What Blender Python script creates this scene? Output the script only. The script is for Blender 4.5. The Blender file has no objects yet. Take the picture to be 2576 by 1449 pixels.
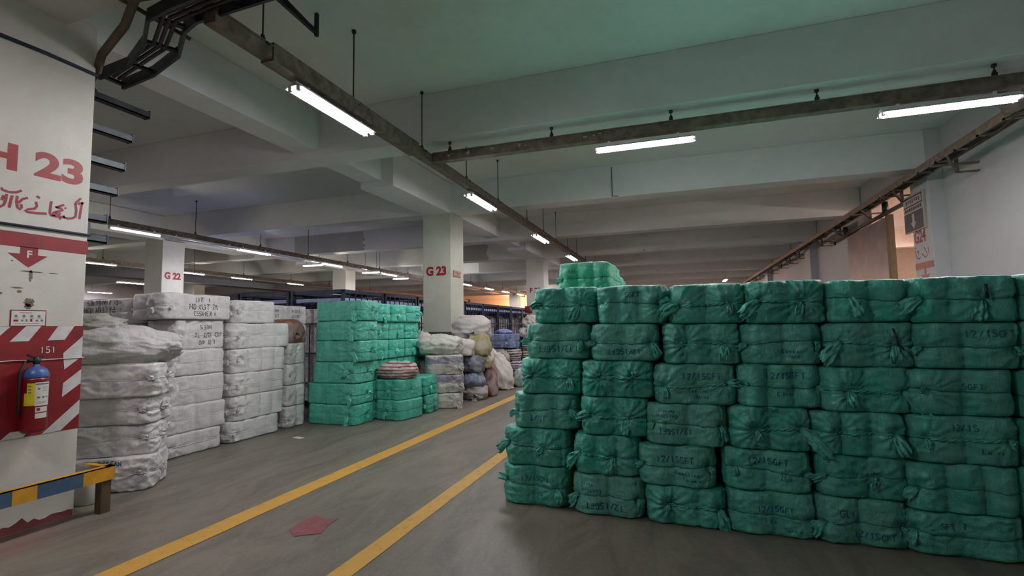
import bpy, bmesh, math, random
import numpy as np
from mathutils import Vector, Matrix, noise
from mathutils.bvhtree import BVHTree

PI = math.pi
SC = bpy.context.scene
COL = SC.collection
R = math.radians

# ------------------------------------------------------------------ camera
F_PX, W_PX, H_PX = 1258.9, 2576, 1449
YAW, PITCH, ROLL = 0.32083, 0.076846, -0.0152
cam_d = bpy.data.cameras.new('camera')
cam_d.sensor_fit = 'HORIZONTAL'; cam_d.sensor_width = 36.0
cam_d.lens = F_PX / W_PX * 36.0
cam_d.clip_end = 300
cam = bpy.data.objects.new('camera', cam_d); COL.objects.link(cam)
_f = Vector((-math.sin(YAW)*math.cos(PITCH), math.cos(YAW)*math.cos(PITCH), math.sin(PITCH)))
_r = Vector((math.cos(YAW), math.sin(YAW), 0)); _u = _r.cross(_f)
_r2 = math.cos(ROLL)*_r + math.sin(ROLL)*_u; _u2 = -math.sin(ROLL)*_r + math.cos(ROLL)*_u
_m = Matrix(((_r2.x, _u2.x, -_f.x, 0), (_r2.y, _u2.y, -_f.y, 0), (_r2.z, _u2.z, -_f.z, 1.6), (0, 0, 0, 1)))
cam.matrix_world = _m
SC.camera = cam

# ------------------------------------------------------------------ world, exposure
w = bpy.data.worlds.new('world'); SC.world = w; w.use_nodes = True
w.node_tree.nodes['Background'].inputs[0].default_value = (0.5, 0.53, 0.55, 1)
w.node_tree.nodes['Background'].inputs[1].default_value = 0.12
SC.view_settings.view_transform = 'Standard'
SC.view_settings.look = 'None'
SC.view_settings.gamma = 1.0
SC.view_settings.use_curve_mapping = False
SC.view_settings.exposure = 2.05
TUBE = 40.0            # strength of a lit fluorescent tube
try:
    SC.cycles.use_denoising = True
    SC.cycles.max_bounces = 8; SC.cycles.diffuse_bounces = 6; SC.cycles.glossy_bounces = 2
    SC.cycles.sample_clamp_indirect = 6
    SC.cycles.caustics_reflective = False; SC.cycles.caustics_refractive = False
except Exception:
    pass

# ------------------------------------------------------------------ materials
def lin(r, g, b):
    def f(c):
        c /= 255.0
        return c/12.92 if c <= 0.04045 else ((c+0.055)/1.055)**2.4
    return (f(r), f(g), f(b), 1)

def newmat(name):
    m = bpy.data.materials.new(name); m.use_nodes = True
    nt = m.node_tree
    return m, nt, nt.nodes['Principled BSDF']

def N(nt, t, **kw):
    n = nt.nodes.new(t)
    for k, v in kw.items(): setattr(n, k, v)
    return n

def coords(nt, kind='Object', scale=(1, 1, 1)):
    tc = N(nt, 'ShaderNodeTexCoord'); mp = N(nt, 'ShaderNodeMapping')
    mp.inputs['Scale'].default_value = scale
    if kind == 'World':
        g = N(nt, 'ShaderNodeNewGeometry'); nt.links.new(g.outputs['Position'], mp.inputs[0])
    else:
        nt.links.new(tc.outputs[kind], mp.inputs[0])
    return mp.outputs[0]

def noise_tex(nt, vec, scale, detail=4, rough=0.55, dist=0.0):
    n = N(nt, 'ShaderNodeTexNoise')
    n.inputs['Scale'].default_value = scale; n.inputs['Detail'].default_value = detail
    n.inputs['Roughness'].default_value = rough; n.inputs['Distortion'].default_value = dist
    nt.links.new(vec, n.inputs['Vector'])
    return n.outputs['Fac']

def ramp(nt, fac, stops):
    r = N(nt, 'ShaderNodeValToRGB'); nt.links.new(fac, r.inputs[0])
    e = r.color_ramp.elements
    while len(e) < len(stops): e.new(0.5)
    for el, (p, c) in zip(e, stops): el.position = p; el.color = c
    return r.outputs[0]

def mix(nt, fac, a, b, mode='MIX'):
    m = N(nt, 'ShaderNodeMix', data_type='RGBA', blend_type=mode)
    for sock, v in ((m.inputs[0], fac), (m.inputs[6], a), (m.inputs[7], b)):
        if hasattr(v, 'is_linked'): nt.links.new(v, sock)
        elif sock is m.inputs[0]: sock.default_value = v
        else: sock.default_value = v
    return m.outputs[2]

def bump(nt, bs, h, strength=0.3, dist=0.01):
    b = N(nt, 'ShaderNodeBump'); b.inputs['Strength'].default_value = strength
    b.inputs['Distance'].default_value = dist
    nt.links.new(h, b.inputs['Height']); nt.links.new(b.outputs[0], bs.inputs['Normal'])

def simple(name, col, rough=0.5, metal=0.0, var=0.15, scale=8.0, bmp=0.0):
    m, nt, bs = newmat(name)
    v = coords(nt)
    f = noise_tex(nt, v, scale)
    c1 = tuple(x*(1-var) for x in col[:3])+(1,); c2 = tuple(min(1, x*(1+var)) for x in col[:3])+(1,)
    nt.links.new(ramp(nt, f, [(0.3, c1), (0.7, c2)]), bs.inputs['Base Color'])
    bs.inputs['Roughness'].default_value = rough; bs.inputs['Metallic'].default_value = metal
    if bmp: bump(nt, bs, noise_tex(nt, v, scale*6), bmp, 0.004)
    return m

def plaster(name, base, dirty, sc=1.0, amount=0.55):
    m, nt, bs = newmat(name)
    v = coords(nt, 'World')
    big = noise_tex(nt, v, 0.7*sc, 5, 0.6, 0.4)
    mid = noise_tex(nt, v, 5*sc, 6, 0.65)
    c = mix(nt, ramp(nt, big, [(0.42, (0, 0, 0, 1)), (0.72, (amount,)*3+(1,))]), base, dirty)
    c = mix(nt, ramp(nt, mid, [(0.35, (0, 0, 0, 1)), (0.8, (0.35,)*3+(1,))]), c, tuple(x*0.72 for x in base[:3])+(1,))
    nt.links.new(c, bs.inputs['Base Color'])
    bs.inputs['Roughness'].default_value = 0.75
    bump(nt, bs, noise_tex(nt, v, 22*sc, 5), 0.25, 0.006)
    return m

M = {}
M['ceil'] = plaster('ceiling_plaster', (0.74, 0.75, 0.73, 1), (0.60, 0.61, 0.58, 1), amount=0.4)
M['beam'] = plaster('beam_plaster', (0.72, 0.72, 0.72, 1), (0.56, 0.55, 0.54, 1), amount=0.45)
M['wall'] = plaster('wall_paint', (0.52, 0.52, 0.53, 1), (0.40, 0.40, 0.41, 1), amount=0.4)
M['col'] = plaster('column_paint', (0.62, 0.61, 0.56, 1), (0.42, 0.40, 0.33, 1), 1.6, 0.5)
M['colgreen'] = plaster('column_cream_paint', (0.52, 0.54, 0.46, 1), (0.36, 0.36, 0.29, 1), 1.4, 0.6)
M['white'] = simple('white_enamel', (0.75, 0.75, 0.73, 1), 0.35)
M['red'] = simple('red_paint', lin(130, 22, 30), 0.45, var=0.2)
M['redtxt'] = simple('red_letter_paint', lin(140, 24, 32), 0.5, var=0.12, scale=20)
M['whitepaint'] = simple('white_stripe_paint', (0.62, 0.62, 0.62, 1), 0.5)
M['urdu'] = simple('maroon_letter_paint', lin(140, 30, 48), 0.5)
M['brick'] = simple('rust_red_plate', lin(150, 82, 58), 0.6)
M['trunk'] = simple('dusty_trunking', (0.175, 0.135, 0.105, 1), 0.6, 0.3, 0.45, 9, 0.3)
M['rod'] = simple('rusty_rod', (0.05, 0.045, 0.04, 1), 0.6, 0.5)
M['navy'] = simple('navy_rack_steel', (0.022, 0.030, 0.058, 1), 0.4, 0.3, 0.3)
M['dark'] = simple('dark_steel', (0.028, 0.034, 0.038, 1), 0.45, 0.5, 0.4)
M['darkteal'] = simple('blue_grey_steel', (0.045, 0.06, 0.068, 1), 0.5, 0.3, 0.3)
M['yellow'] = simple('yellow_guard_paint', lin(205, 150, 45), 0.45, var=0.2)
M['bluep'] = simple('blue_guard_paint', lin(58, 84, 112), 0.45, var=0.2)
M['brown'] = simple('brown_steel', (0.10, 0.07, 0.035, 1), 0.6, 0.2)
M['ink'] = simple('blue_marker_ink', (0.012, 0.12, 0.22, 1), 0.6)
M['blackink'] = simple('grey_stencil_ink', (0.13, 0.12, 0.13, 1), 0.7)
M['cord'] = simple('dark_cord', (0.03, 0.20, 0.15, 1), 0.7)
M['rope'] = simple('thin_dark_rope', (0.02, 0.025, 0.05, 1), 0.7)
M['blue'] = simple('extinguisher_blue', lin(62, 92, 150), 0.35)
M['extred'] = simple('extinguisher_red', lin(120, 20, 30), 0.32)
M['labyellow'] = simple('label_yellow', lin(220, 205, 40), 0.5)
M['paper'] = simple('paper_white', (0.66, 0.65, 0.60, 1), 0.7, var=0.05)
M['grey'] = simple('grey_print', (0.15, 0.16, 0.18, 1), 0.6)
M['blk'] = simple('black_plastic', (0.015, 0.015, 0.017, 1), 0.4)
M['chrome'] = simple('worn_metal', (0.5, 0.5, 0.5, 1), 0.3, 0.8)
M['lav'] = simple('lavender_sheet', (0.36, 0.40, 0.66, 1), 0.3)
M['door'] = simple('dark_door_steel', (0.10, 0.10, 0.115, 1), 0.45, 0.3, 0.4, 2.5)
M['signblk'] = simple('sign_navy', (0.03, 0.035, 0.06, 1), 0.5)
M['signcream'] = simple('sign_cream', (0.42, 0.39, 0.32, 1), 0.6)
M['annex'] = simple('annex_wall_paint', (0.76, 0.64, 0.57, 1), 0.8, var=0.06)
M['cloth'] = simple('stacked_cloth', (0.62, 0.58, 0.60, 1), 0.5, var=0.5, scale=14)

def emis(name, col, s):
    m = bpy.data.materials.new(name); m.use_nodes = True; nt = m.node_tree
    nt.nodes.remove(nt.nodes['Principled BSDF'])
    e = N(nt, 'ShaderNodeEmission'); e.inputs[0].default_value = col; e.inputs[1].default_value = s
    nt.links.new(e.outputs[0], nt.nodes['Material Output'].inputs[0])
    return m
M['tube'] = emis('lit_tube', (1.0, 0.94, 0.975, 1), TUBE)
M['tubewarm'] = emis('lit_tube_warm', (1.0, 0.92, 0.72, 1), TUBE*0.55)
M['tubefar'] = emis('lit_tube_cool', (0.93, 0.91, 1.0, 1), TUBE*1.7)
M['globe'] = emis('lit_globe', (1.0, 0.97, 0.9, 1), 60)
M['sodium'] = emis('sodium_globe', (1.0, 0.45, 0.20, 1), 340)
M['warmtube'] = emis('warm_tube', (1.0, 0.82, 0.74, 1), 260)

# floor
def floor_mat():
    m, nt, bs = newmat('worn_concrete_floor')
    v = coords(nt, 'World')
    big = noise_tex(nt, v, 0.45, 5, 0.6, 0.8)
    st = noise_tex(nt, coords(nt, 'World', (1.0, 0.28, 1)), 2.6, 9, 0.74, 0.9)
    fine = noise_tex(nt, v, 30, 4)
    c = ramp(nt, big, [(0.3, (0.125, 0.115, 0.090, 1)), (0.55, (0.168, 0.145, 0.115, 1)), (0.75, (0.205, 0.188, 0.145, 1))])
    c = mix(nt, ramp(nt, st, [(0.44, (0, 0, 0, 1)), (0.66, (0.85, 0.85, 0.85, 1))]), c, (0.086, 0.079, 0.066, 1))
    c = mix(nt, ramp(nt, fine, [(0.5, (0, 0, 0, 1)), (0.8, (0.35, 0.35, 0.35, 1))]), c, (0.26, 0.24, 0.20, 1))
    # worn pink paint near the numbered column
    sep = N(nt, 'ShaderNodeSeparateXYZ'); nt.links.new(v, sep.inputs[0])
    def band(sock, a, b, soft):
        r1 = N(nt, 'ShaderNodeMapRange'); r1.inputs[1].default_value = a-soft; r1.inputs[2].default_value = a+soft
        r2 = N(nt, 'ShaderNodeMapRange'); r2.inputs[1].default_value = b+soft; r2.inputs[2].default_value = b-soft
        nt.links.new(sock, r1.inputs[0]); nt.links.new(sock, r2.inputs[0])
        k = N(nt, 'ShaderNodeMath', operation='MULTIPLY'); nt.links.new(r1.outputs[0], k.inputs[0]); nt.links.new(r2.outputs[0], k.inputs[1])
        return k.outputs[0]
    k = N(nt, 'ShaderNodeMath', operation='MULTIPLY')
    nt.links.new(band(sep.outputs[0], -5.2, -4.66, 0.12), k.inputs[0]); nt.links.new(band(sep.outputs[1], 1.2, 2.85, 0.15), k.inputs[1])
    k2 = N(nt, 'ShaderNodeMath', operation='MULTIPLY')
    nt.links.new(k.outputs[0], k2.inputs[0])
    nt.links.new(ramp(nt, noise_tex(nt, v, 3.5, 6, 0.7), [(0.35, (0, 0, 0, 1)), (0.65, (0.75, 0.75, 0.75, 1))]), k2.inputs[1])
    c = mix(nt, k2.outputs[0], c, (0.27, 0.11, 0.10, 1))
    nt.links.new(c, bs.inputs['Base Color'])
    nt.links.new(ramp(nt, st, [(0.3, (0.34,)*3+(1,)), (0.7, (0.55,)*3+(1,))]), bs.inputs['Roughness'])
    bump(nt, bs, noise_tex(nt, v, 12, 6), 0.12, 0.004)
    return m
M['floor'] = floor_mat()

def line_mat():
    m, nt, bs = newmat('worn_yellow_line')
    v = coords(nt, 'World')
    f = noise_tex(nt, v, 9, 7, 0.7)
    nt.links.new(ramp(nt, f, [(0.28, lin(140, 112, 66)), (0.42, lin(196, 150, 62)), (0.8, lin(206, 162, 76))]), bs.inputs['Base Color'])
    bs.inputs['Roughness'].default_value = 0.5
    return m
M['line'] = line_mat()

def film_mat(name, tints, rough=0.38, coat=0.25, pale=None, stripes=None, streak=1.0, bst=0.85):
    """wrapped bale film: base tint from the object's colour, paler where it is stretched over the rolls"""
    m, nt, bs = newmat(name)
    oi = N(nt, 'ShaderNodeObjectInfo')
    v = coords(nt, 'Object')
    add = N(nt, 'ShaderNodeVectorMath', operation='ADD'); sc = N(nt, 'ShaderNodeVectorMath', operation='SCALE')
    comb = N(nt, 'ShaderNodeCombineXYZ')
    for i in range(3): nt.links.new(oi.outputs['Random'], comb.inputs[i])
    nt.links.new(comb.outputs[0], sc.inputs[0]); sc.inputs['Scale'].default_value = 37.0
    nt.links.new(v, add.inputs[0]); nt.links.new(sc.outputs[0], add.inputs[1])
    vv = add.outputs[0]
    patch = noise_tex(nt, vv, 5.0, 3, 0.5, 0.6)
    mp = N(nt, 'ShaderNodeMapping'); mp.inputs['Scale'].default_value = (24, 24, 3.0); nt.links.new(vv, mp.inputs[0])
    stk = noise_tex(nt, mp.outputs[0], 1.0, 4, 0.6, 0.3)
    base = oi.outputs['Color']
    c = mix(nt, ramp(nt, patch, [(0.38, (0, 0, 0, 1)), (0.64, (0.75,)*3+(1,))]), base, pale or (0.6, 0.6, 0.6, 1))
    c = mix(nt, ramp(nt, stk, [(0.3, (0.34*streak,)*3+(1,)), (0.6, (0, 0, 0, 1))]), c, (0.35, 0.35, 0.35, 1), 'MULTIPLY')
    if stripes:
        sep = N(nt, 'ShaderNodeSeparateXYZ'); nt.links.new(v, sep.inputs[0])
        wv = N(nt, 'ShaderNodeMath', operation='MULTIPLY_ADD'); wv.inputs[1].default_value = stripes[1]
        wob = N(nt, 'ShaderNodeMath', operation='MULTIPLY'); wob.inputs[1].default_value = 5.0
        nt.links.new(patch, wob.inputs[0]); nt.links.new(sep.outputs[2], wv.inputs[0]); nt.links.new(wob.outputs[0], wv.inputs[2])
        sn = N(nt, 'ShaderNodeMath', operation='SINE'); nt.links.new(wv.outputs[0], sn.inputs[0])
        c = mix(nt, ramp(nt, sn.outputs[0], [(0.35, (0, 0, 0, 1)), (0.5, (1, 1, 1, 1))]), c, stripes[0])
    nt.links.new(c, bs.inputs['Base Color'])
    bs.inputs['Roughness'].default_value = rough
    bs.inputs['Coat Weight'].default_value = coat; bs.inputs['Coat Roughness'].default_value = 0.35
    mp2 = N(nt, 'ShaderNodeMapping'); mp2.inputs['Scale'].default_value = (16, 16, 7); mp2.inputs['Rotation'].default_value = (0.3, 0.5, 0.2)
    nt.links.new(vv, mp2.inputs[0])
    cr = noise_tex(nt, mp2.outputs[0], 1.0, 7, 0.62, 1.3)
    cr2 = noise_tex(nt, mp2.outputs[0], 3.6, 5, 0.6, 1.8)
    ad = N(nt, 'ShaderNodeMath', operation='MULTIPLY_ADD'); ad.inputs[1].default_value = 0.35
    nt.links.new(cr2, ad.inputs[0]); nt.links.new(cr, ad.inputs[2])
    bump(nt, bs, ad.outputs[0], bst, 0.022)
    return m
M['green'] = film_mat('green_film', None, 0.36, 0.3, pale=(0.15, 0.60, 0.47, 1))
M['wfilm'] = film_mat('white_film', None, 0.40, 0.3, pale=(0.80, 0.78, 0.78, 1), streak=0.22, bst=0.5)
M['sack'] = film_mat('woven_sack', None, 0.6, 0.05, pale=(0.62, 0.60, 0.56, 1), streak=0.5, bst=0.6)
M['sackc'] = film_mat('coloured_sack', None, 0.5, 0.2, pale=(0.42, 0.42, 0.46, 1), streak=0.8)
M['strip'] = film_mat('striped_sack', None, 0.55, 0.1, pale=(0.55, 0.52, 0.45, 1), stripes=((0.03, 0.03, 0.04, 1), 90))
M['stripred'] = film_mat('red_striped_sheet', None, 0.55, 0.1, pale=(0.6, 0.58, 0.56, 1), stripes=((0.33, 0.07, 0.06, 1), 110))
M['striplav'] = film_mat('lavender_striped_sack', None, 0.55, 0.1, pale=(0.55, 0.54, 0.52, 1), stripes=((0.26, 0.23, 0.32, 1), 19))

# ------------------------------------------------------------------ object helpers
def tag(o, label=None, cat=None, group=None, kind=None):
    if label: o['label'] = label
    if cat: o['category'] = cat
    if group: o['group'] = group
    if kind: o['kind'] = kind
    return o

def link(name, me, parent=None, mats=()):
    o = bpy.data.objects.new(name, me); COL.objects.link(o)
    if parent: o.parent = parent
    for m in mats: me.materials.append(m)
    return o

def empty(name, loc=(0, 0, 0), rz=0.0):
    o = bpy.data.objects.new(name, None); COL.objects.link(o)
    o.empty_display_size = 0.1
    o.location = loc; o.rotation_euler = (0, 0, rz)
    return o

def copy_tree(o, parent=None):
    c = o.copy(); COL.objects.link(c)
    if parent: c.parent = parent
    for ch in [x for x in bpy.data.objects if x.parent == o]: copy_tree(ch, c)
    return c

class MB:
    """collects shapes into one bmesh, then links them as ONE object"""
    def __init__(s): s.bm = bmesh.new(); s.mi = 0
    def box(s, x0, x1, y0, y1, z0, z1, bev=0.0, mi=0):
        g = bmesh.ops.create_cube(s.bm, size=1.0)
        for v in g['verts']:
            v.co = Vector((x0+(v.co.x+.5)*(x1-x0), y0+(v.co.y+.5)*(y1-y0), z0+(v.co.z+.5)*(z1-z0)))
        fs = {f for v in g['verts'] for f in v.link_faces}
        for f in fs: f.material_index = mi
        if bev:
            es = {e for v in g['verts'] for e in v.link_edges}
            bmesh.ops.bevel(s.bm, geom=list(es), offset=bev, segments=2, affect='EDGES', profile=0.6)
        return s
    def tube(s, pts, r, seg=8, cap=True, mi=0, closed=False):
        pts = [Vector(p) for p in pts]; n = len(pts); rings = []
        rr = r if isinstance(r, (list, tuple)) else [r]*n
        for i, p in enumerate(pts):
            if closed: t = pts[(i+1) % n]-pts[i-1]
            else: t = pts[min(i+1, n-1)]-pts[max(i-1, 0)]
            t.normalize()
            a = Vector((0, 0, 1)) if abs(t.z) < 0.9 else Vector((1, 0, 0))
            x = t.cross(a).normalized(); y = t.cross(x)
            rings.append([s.bm.verts.new(p+rr[i]*(math.cos(2*PI*k/seg)*x+math.sin(2*PI*k/seg)*y)) for k in range(seg)])
        m = n if closed else n-1
        for i in range(m):
            a, b = rings[i], rings[(i+1) % n]
            for k in range(seg):
                f = s.bm.faces.new((a[k], a[(k+1) % seg], b[(k+1) % seg], b[k])); f.material_index = mi; f.smooth = True
        if cap and not closed:
            s.bm.faces.new(rings[0][::-1]).material_index = mi; s.bm.faces.new(rings[-1]).material_index = mi
        return s
    def bar(s, a, b, wd, ht, mi=0):
        """rectangular bar between two points: wd across (horizontal), ht upward"""
        a = Vector(a); b = Vector(b); t = (b-a).normalized()
        up = Vector((0, 0, 1)) if abs(t.z) < 0.95 else Vector((0, 1, 0))
        x = t.cross(up).normalized(); y = x.cross(t).normalized()
        vs = [s.bm.verts.new(p+sx*wd/2*x+sy*ht/2*y) for p in (a, b) for sx, sy in ((-1, -1), (1, -1), (1, 1), (-1, 1))]
        for q in ((3, 2, 1, 0), (4, 5, 6, 7), (0, 1, 5, 4), (1, 2, 6, 5), (2, 3, 7, 6), (3, 0, 4, 7)):
            s.bm.faces.new([vs[i] for i in q]).material_index = mi
        return s
    def lathe(s, prof, seg=24, c=(0, 0, 0), mi=0):
        rings = [[s.bm.verts.new((c[0]+r*math.cos(2*PI*k/seg), c[1]+r*math.sin(2*PI*k/seg), c[2]+z)) for k in range(seg)] for r, z in prof]
        for a, b in zip(rings, rings[1:]):
            for k in range(seg):
                f = s.bm.faces.new((a[k], a[(k+1) % seg], b[(k+1) % seg], b[k])); f.smooth = True; f.material_index = mi
        s.bm.faces.new(rings[0][::-1]).material_index = mi; s.bm.faces.new(rings[-1]).material_index = mi
        return s
    def prism(s, poly, d, mi=0):
        """poly: 3D points of one flat face; d: extrusion vector"""
        d = Vector(d); a = [s.bm.verts.new(Vector(p)) for p in poly]; b = [s.bm.verts.new(Vector(p)+d) for p in poly]
        n = len(a)
        for f in (a[::-1], b): s.bm.faces.new(f).material_index = mi
        for i in range(n): s.bm.faces.new((a[i], a[(i+1) % n], b[(i+1) % n], b[i])).material_index = mi
        return s
    def build(s, name, mats, parent=None):
        bmesh.ops.recalc_face_normals(s.bm, faces=s.bm.faces)
        me = bpy.data.meshes.new(name); s.bm.to_mesh(me); s.bm.free()
        if not isinstance(mats, (list, tuple)): mats = [mats]
        return link(name, me, parent, mats)

def struct(o): o['kind'] = 'structure'; return o

# stroke letters: polylines in a box 0.6 wide and 1 high
def arc(cx, cy, rx, ry, a0, a1, n=9):
    return [(cx+rx*math.cos(R(a0+(a1-a0)*i/n)), cy+ry*math.sin(R(a0+(a1-a0)*i/n))) for i in range(n+1)]
GL = {
 '1': [[(0.15, 0.8), (0.3, 1), (0.3, 0)]],
 '2': [arc(0.3, 0.72, 0.25, 0.26, 160, -20)+[(0.05, 0), (0.58, 0)]],
 '3': [arc(0.28, 0.74, 0.24, 0.25, 150, -80), arc(0.28, 0.26, 0.27, 0.26, 80, -150)],
 '4': [[(0.45, 0), (0.45, 1), (0.02, 0.3), (0.6, 0.3)]],
 '5': [[(0.52, 1), (0.12, 1), (0.1, 0.55)]+arc(0.28, 0.3, 0.27, 0.29, 110, -150)],
 '7': [[(0.03, 1), (0.55, 1), (0.2, 0)]], '0': [arc(0.3, 0.5, 0.25, 0.5, 90, 450, 16)],
 '%': [arc(0.12, 0.82, 0.11, 0.15, 0, 360, 10), arc(0.48, 0.18, 0.11, 0.15, 0, 360, 10), [(0.55, 1), (0.05, 0)]],
 '/': [[(0.05, 0), (0.5, 1)]],
 'S': [arc(0.3, 0.74, 0.24, 0.25, 30, 250)+arc(0.3, 0.25, 0.26, 0.25, 80, -160)],
 'G': [arc(0.32, 0.5, 0.28, 0.5, 40, 330, 14)+[(0.58, 0.42), (0.34, 0.42)]],
 'F': [[(0.08, 0), (0.08, 1), (0.55, 1)], [(0.08, 0.52), (0.45, 0.52)]],
 'T': [[(0, 1), (0.6, 1)], [(0.3, 1), (0.3, 0)]],
 'C': [arc(0.34, 0.5, 0.3, 0.5, 45, 315, 12)], 'L': [[(0.08, 1), (0.08, 0), (0.5, 0)]],
 'O': [arc(0.3, 0.5, 0.28, 0.5, 90, 450, 16)], 'I': [[(0.3, 0), (0.3, 1)]],
 'M': [[(0.03, 0), (0.08, 1), (0.3, 0.4), (0.52, 1), (0.57, 0)]],
 'P': [[(0.08, 0), (0.08, 1)]+arc(0.28, 0.74, 0.26, 0.26, 90, -90)+[(0.08, 0.48)]],
 'H': [[(0.06, 0), (0.06, 1)], [(0.54, 0), (0.54, 1)], [(0.06, 0.5), (0.54, 0.5)]],
 'D': [[(0.08, 0), (0.08, 1)]+arc(0.22, 0.5, 0.34, 0.5, 90, -90)+[(0.08, 0)]],
 'X': [[(0.03, 0), (0.57, 1)], [(0.03, 1), (0.57, 0)]],
 'E': [[(0.52, 1), (0.08, 1), (0.08, 0), (0.52, 0)], [(0.08, 0.5), (0.42, 0.5)]],
 'R': [[(0.08, 0), (0.08, 1)]+arc(0.26, 0.76, 0.26, 0.24, 90, -90)+[(0.08, 0.52), (0.55, 0)]],
 'A': [[(0.02, 0), (0.3, 1), (0.58, 0)], [(0.14, 0.38), (0.46, 0.38)]],
 'Y': [[(0.02, 1), (0.3, 0.5), (0.58, 1)], [(0.3, 0.5), (0.3, 0)]],
 'N': [[(0.06, 0), (0.06, 1), (0.54, 0), (0.54, 1)]], 'U': [[(0.06, 1)]+arc(0.3, 0.3, 0.24, 0.3, 180, 360)+[(0.54, 1)]],
 'a': [arc(0.25, 0.27, 0.2, 0.25, 60, 360, 12), [(0.47, 0.55), (0.45, 0.1), (0.55, 0)]],
 's': [arc(0.25, 0.4, 0.17, 0.13, 30, 250, 6)+arc(0.25, 0.14, 0.18, 0.13, 80, -160, 6)],
 't': [[(0.25, 0.85), (0.25, 0.1), (0.42, 0.02)], [(0.08, 0.58), (0.42, 0.58)]],
 'l': [[(0.25, 1), (0.25, 0.05), (0.35, 0)]], 'i': [[(0.25, 0.55), (0.25, 0)], [(0.25, 0.75), (0.26, 0.8)]],
 'n': [[(0.08, 0.55), (0.1, 0)], [(0.1, 0.35), (0.28, 0.55), (0.42, 0.45), (0.45, 0)]],
 'e': [[(0.08, 0.3), (0.42, 0.32)]+arc(0.25, 0.28, 0.19, 0.27, 10, 320, 10)],
 'r': [[(0.1, 0.55), (0.12, 0)], [(0.12, 0.35), (0.28, 0.55), (0.42, 0.5)]],
 'x': [[(0.08, 0), (0.45, 0.55)], [(0.08, 0.55), (0.45, 0)]], ' ': [], '.': [[(0.2, 0), (0.25, 0.05)]],
}
def strokes(text, height, rng=None, adv=0.78):
    out = []; x = 0.0
    for ch in text:
        dy = rng.uniform(-.06, .06) if rng else 0; sk = rng.uniform(-.08, .08) if rng else 0
        for pl in GL.get(ch, []):
            out.append([((x+px+sk*py)*height, (py+dy)*height) for px, py in pl])
        x += adv if ch != ' ' else 0.5
    return out, x*height

def ribbon(bm, pts, wd, put, step):
    """flat ribbon of width wd along 2D pts; put(x, y) gives the 3D point"""
    dense = []
    for (ax, ay), (bx, by) in zip(pts, pts[1:]):
        n = max(1, int(math.hypot(bx-ax, by-ay)/step))
        for i in range(n): dense.append((ax+(bx-ax)*i/n, ay+(by-ay)*i/n))
    dense.append(pts[-1]); prev = None
    for i, (x, y) in enumerate(dense):
        a = dense[max(i-1, 0)]; b = dense[min(i+1, len(dense)-1)]
        tx, ty = b[0]-a[0], b[1]-a[1]; l = math.hypot(tx, ty) or 1e-6
        nx, ny = -ty/l*wd/2, tx/l*wd/2
        p, q = put(x+nx, y+ny), put(x-nx, y-ny)
        if p is None or q is None: prev = None; continue
        cur = (bm.verts.new(p), bm.verts.new(q))
        if prev: bm.faces.new((prev[0], prev[1], cur[1], cur[0]))
        prev = cur

def font_text(name, body, size, mat, parent, loc, rot, bold=0.0, depth=0.002, sx=1.0):
    cu = bpy.data.curves.new(name, 'FONT'); cu.body = body; cu.size = size; cu.offset = bold
    cu.extrude = depth; cu.align_x = 'CENTER'; cu.align_y = 'CENTER'; cu.resolution_u = 6
    to = bpy.data.objects.new(name, cu); COL.objects.link(to)
    dg = bpy.context.evaluated_depsgraph_get(); dg.update()
    me = bpy.data.meshes.new_from_object(to.evaluated_get(dg))
    bpy.data.objects.remove(to)
    me.materials.clear()
    o = link(name, me, parent, [mat]); o.location = loc; o.rotation_euler = rot; o.scale = (sx, 1, 1)
    return o

# ------------------------------------------------------------------ the bale
def seg_grid(L, ds): return max(3, int(round(L/ds)))

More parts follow.
